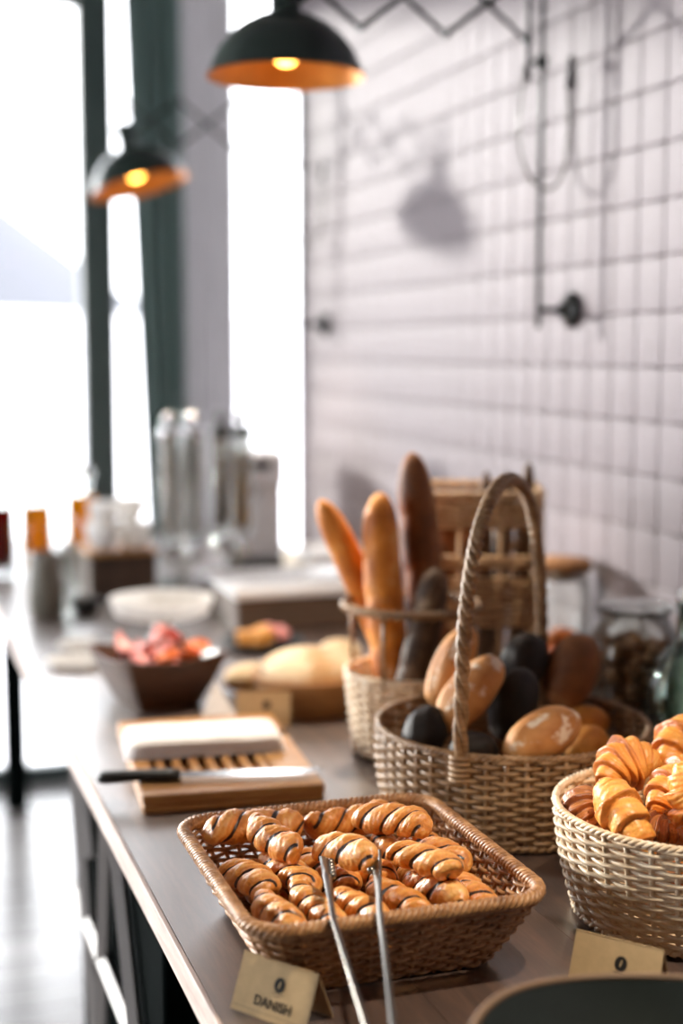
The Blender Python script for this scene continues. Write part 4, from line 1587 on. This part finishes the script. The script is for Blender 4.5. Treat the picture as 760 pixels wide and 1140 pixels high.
# ------------------------------------------------------------------ cereal dispensers, machine, beige box
def dispenser(label, loc, h, mats, lidm, lev):
    t = thing('cereal_dispenser', label, 'dispenser', loc, R(-14), 'cereal dispensers')
    MB().box((0, 0, 0.012), (0.13, 0.12, 0.024), bev=0.004).build('base', M['steel'], t, smooth=False)
    MB().box((0, 0.045, h * 0.45), (0.02, 0.02, h * 0.86), bev=0.003).build('post', M['steel'], t, smooth=False)
    for s, cm_ in zip((-1, 1), mats):
        x = s * 0.029
        tb_ = MB().lathe([(0, 0.125), (0.012, 0.125), (0.024, 0.15), (0.026, 0.16), (0.026, h - 0.03), (0.0245, h - 0.03), (0.0245, 0.162), (0, 0.14)], 24, (x, 0, 0)).build('tube', M['glass'], t)
        MB().lathe([(0, 0.152), (0.022, 0.16), (0.0238, 0.17), (0.0238, h * lev), (0, h * (lev + 0.01))], 20, (x, 0, 0)).build('cereal', M[cm_], tb_)  # tube contents; white in the bright dispenser to imitate highlights
        MB().lathe([(0, h - 0.03), (0.028, h - 0.03), (0.029, h - 0.012), (0.024, h - 0.002), (0.006, h), (0.006, h + 0.006), (0.013, h + 0.011), (0.0165, h + 0.02), (0.013, h + 0.030), (0.006, h + 0.035), (0, h + 0.036)], 24, (x, 0, 0)).build('lid', M[lidm], tb_)
        MB().lathe([(0, 0.085), (0.016, 0.085), (0.02, 0.10), (0.02, 0.128), (0, 0.128)], 20, (x, 0, 0)).tube([(x, -0.018, 0.108), (x, -0.035, 0.108)], 0.006, 8).build('valve', M['chrome'], tb_)
        MB().tube([(x, 0.045, h * 0.6), (x, 0.024, h * 0.6)], 0.006, 8).build('clip', M['steel'], tb_)
    return t


dispenser('bright double-tube dispenser with highlights put in as white fill and chrome lids beside the wooden box', (0.772, 3.58, TT), 0.43, ('white', 'white'), 'chrome', 0.9)  # white tube filling paints the bright highlight columns
dispenser('amber and dark filled double-tube dispenser right of the bright one', (0.925, 3.66, TT), 0.43, ('cereal_dark', 'amber'), 'arm', 0.8)
cmx = thing('coffee_machine', 'pale grey coffee machine behind the dispensers by the end of the tiles', 'coffee machine', (1.07, 3.98, TT), R(-12))
MB().box((0, 0.06, 0.17), (0.17, 0.12, 0.34), bev=0.012).box((0, -0.02, 0.29), (0.17, 0.14, 0.10), bev=0.012).build('body', M['machine'], cmx, smooth=False)
MB().box((0, -0.04, 0.014), (0.17, 0.14, 0.028), bev=0.005).build('drip_tray', M['slate'], cmx, smooth=False)
MB().tube([(0, -0.045, 0.24), (0, -0.045, 0.205)], 0.014, 12).build('spout', M['chrome'], cmx)
MB().box((0, -0.091, 0.30), (0.09, 0.003, 0.03), bev=0.001).build('display', M['slate'], cmx, smooth=False)
bxx = thing('beige_box', 'low beige box against the tiles behind the ribbed tray', 'box', (1.17, 3.55, TT), 0)
MB().box((0, 0, 0.045), (0.20, 0.26, 0.09), bev=0.004).build('body', M['beige'], bxx, smooth=False)
MB().box((0, 0, 0.0955), (0.206, 0.266, 0.011), bev=0.003).build('lid', M['white'], bxx, smooth=False)


# ------------------------------------------------------------------ jars by the wall
def jar(label, loc, r, h, neck):
    t = thing('glass_jar', label, 'jar', loc)
    MB().lathe([(0, 0.001), (r * 0.92, 0.001), (r, 0.010), (r, h * 0.72), (r * 0.96, h * 0.80), (neck + 0.004, h * 0.90), (neck, h * 0.93), (neck, h), (neck - 0.004, h), (neck - 0.004, h * 0.93), (r * 0.93, h * 0.79), (r * 0.95, h * 0.71), (r * 0.95, 0.014), (0, 0.008)], 44).build('body', M['glass'], t)
    return t


nj = jar('clear glass jar of walnuts with a dark-edged lid, right of the handled basket', (1.148, 1.955, TT), 0.076, 0.215, 0.056)
MB().lathe([(0.050, 0.2155), (0.060, 0.2155), (0.0605, 0.217), (0.060, 0.219), (0.050, 0.219)], 36).build('lid_gasket', M['rubber'], nj)
MB().lathe([(0, 0.2195), (0.058, 0.2195), (0.060, 0.2225), (0.056, 0.226), (0.02, 0.229), (0, 0.229)], 36).build('lid', M['glass'], nj)
wn = MB()
vs = roll_mesh(90, 0.0165, 0.0145, 0.0145, False)
rw = random.Random(4)
w0 = None
cnt = 0
for lay in range(7):
    for q in range(9):
        if q == 0:
            rr, th = rw.uniform(0, 0.01), 0
        elif q < 4:
            rr, th = 0.031, TAU * q / 3 + lay
        else:
            rr, th = 0.050, TAU * q / 5.0 + lay * 0.6 + rw.uniform(-.12, .12)
        x, y = 1.148 + rr * math.cos(th), 1.955 + rr * math.sin(th)
        z = TT + 0.029 + lay * 0.0212 + rw.uniform(-0.002, 0.002)
        if w0 is None:
            w0 = vs.build('walnut', M['walnut'])
            o = tag(w0, 'brown walnut in the clear glass jar', 'nut', 'walnuts in the glass jar')
        else:
            o = dup(w0, 'brown walnut in the clear glass jar')
        o.location = (x, y, z)
        o.rotation_euler = (rw.uniform(0, 6), rw.uniform(0, 6), rw.uniform(0, 6))

cj = jar('tall clear glass jar with a cork lid against the tiles', (1.228, 2.36, TT), 0.056, 0.215, 0.050)
MB().lathe([(0, 0.200), (0.045, 0.200), (0.046, 0.214), (0.055, 0.216), (0.056, 0.232), (0.053, 0.236), (0, 0.236)], 36).build('cork_lid', M['cork'], cj)
f0 = None
for i in range(14):
    lay, q = divmod(i, 5)
    rr, th = (0.0 if q == 0 else 0.024), TAU * q / 4 + lay
    lb = 'orange dried fruit piece in the cork-lidded jar'
    if f0 is None:
        f0 = roll_mesh(91, 0.019, 0.016, 0.014, False).build('dried_fruit', M['fruit'])
        o = tag(f0, lb, 'fruit', 'dried fruit in the cork-lidded jar')
    else:
        o = dup(f0, lb)
    o.location = (1.228 + rr * math.cos(th), 2.36 + rr * math.sin(th), TT + 0.030 + lay * 0.029)
    o.rotation_euler = (0.3 * i, 0.5 * i, i)

bt = thing('swing_top_bottle', 'greenish round-shouldered glass bottle at the right edge behind the croissants', 'bottle', (1.146, 1.795, TT))
MB().lathe([(0, 0.001), (0.054, 0.001), (0.060, 0.010), (0.060, 0.115), (0.056, 0.145), (0.044, 0.170), (0.026, 0.188), (0.019, 0.202), (0.017, 0.24), (0.021, 0.246), (0.021, 0.256), (0.014, 0.256), (0.013, 0.205), (0.040, 0.166), (0.0565, 0.112), (0.0565, 0.014), (0, 0.010)], 44).build('body', M['greenglass'], bt)
MB().lathe([(0, 0.252), (0.012, 0.252), (0.018, 0.259), (0.017, 0.270), (0.008, 0.276), (0, 0.277)], 24).build('stopper', M['white'], bt)
MB().tube([(-0.018, 0, 0.262), (-0.024, 0, 0.235), (-0.019, 0, 0.205), (0, -0.021, 0.20), (0.019, 0, 0.205), (0.024, 0, 0.235), (0.018, 0, 0.262)], 0.0015, 6).build('wire_bail', M['chrome'], bt)

# ------------------------------------------------------------------ light
sd = bpy.data.lights.new('sun', 'SUN')
sd.energy = 2.5
sd.angle = R(3.5)
sd.color = (1.0, 0.95, 0.90)
so = bpy.data.objects.new('sun', sd)
COL.objects.link(so)
el, az = R(9.5), R(34)
fromv = Vector((-math.sin(az) * math.cos(el), math.cos(az) * math.cos(el), math.sin(el)))
so.rotation_euler = fromv.to_track_quat('Z', 'Y').to_euler()
so.location = (-3, 8, 4)

w = bpy.data.worlds.new('world')
scene.world = w
w.use_nodes = True
bg = w.node_tree.nodes['Background']
bg.inputs['Color'].default_value = (0.97, 0.96, 1.0, 1)
bg.inputs['Strength'].default_value = 3.5

for (x0, x1, z1) in ((-0.96, 0.749, 2.69), (0.836, 3.55, 3.09), (-4.2, -1.05, 2.69)):
    ad = bpy.data.lights.new('window_portal', 'AREA')
    ad.shape = 'RECTANGLE'
    ad.size, ad.size_y = x1 - x0, z1
    ad.cycles.is_portal = True
    ao = bpy.data.objects.new('window_portal', ad)
    COL.objects.link(ao)
    ao.location = ((x0 + x1) / 2, YF + 0.10, z1 / 2)
    ao.rotation_euler = (R(-90), 0, 0)
ad = bpy.data.lights.new('window_portal', 'AREA')
ad.shape = 'RECTANGLE'
ad.size, ad.size_y = 2.3, wl_
ad.cycles.is_portal = True
ao = bpy.data.objects.new('window_portal', ad)
COL.objects.link(ao)
ao.location = (-4.42, wm, 1.65)
ao.rotation_euler = (0, R(-90), 0)

scene.view_settings.view_transform = 'Standard'
scene.view_settings.look = 'None'
scene.view_settings.exposure = 1.32
scene.view_settings.gamma = 1.0
scene.view_settings.use_curve_mapping = False
cy = scene.cycles
cy.use_denoising = True
cy.max_bounces = 10
cy.diffuse_bounces = 4
cy.glossy_bounces = 4
cy.transparent_max_bounces = 16
cy.transmission_bounces = 8
cy.sample_clamp_indirect = 8.0
cy.caustics_reflective = False
cy.caustics_refractive = False
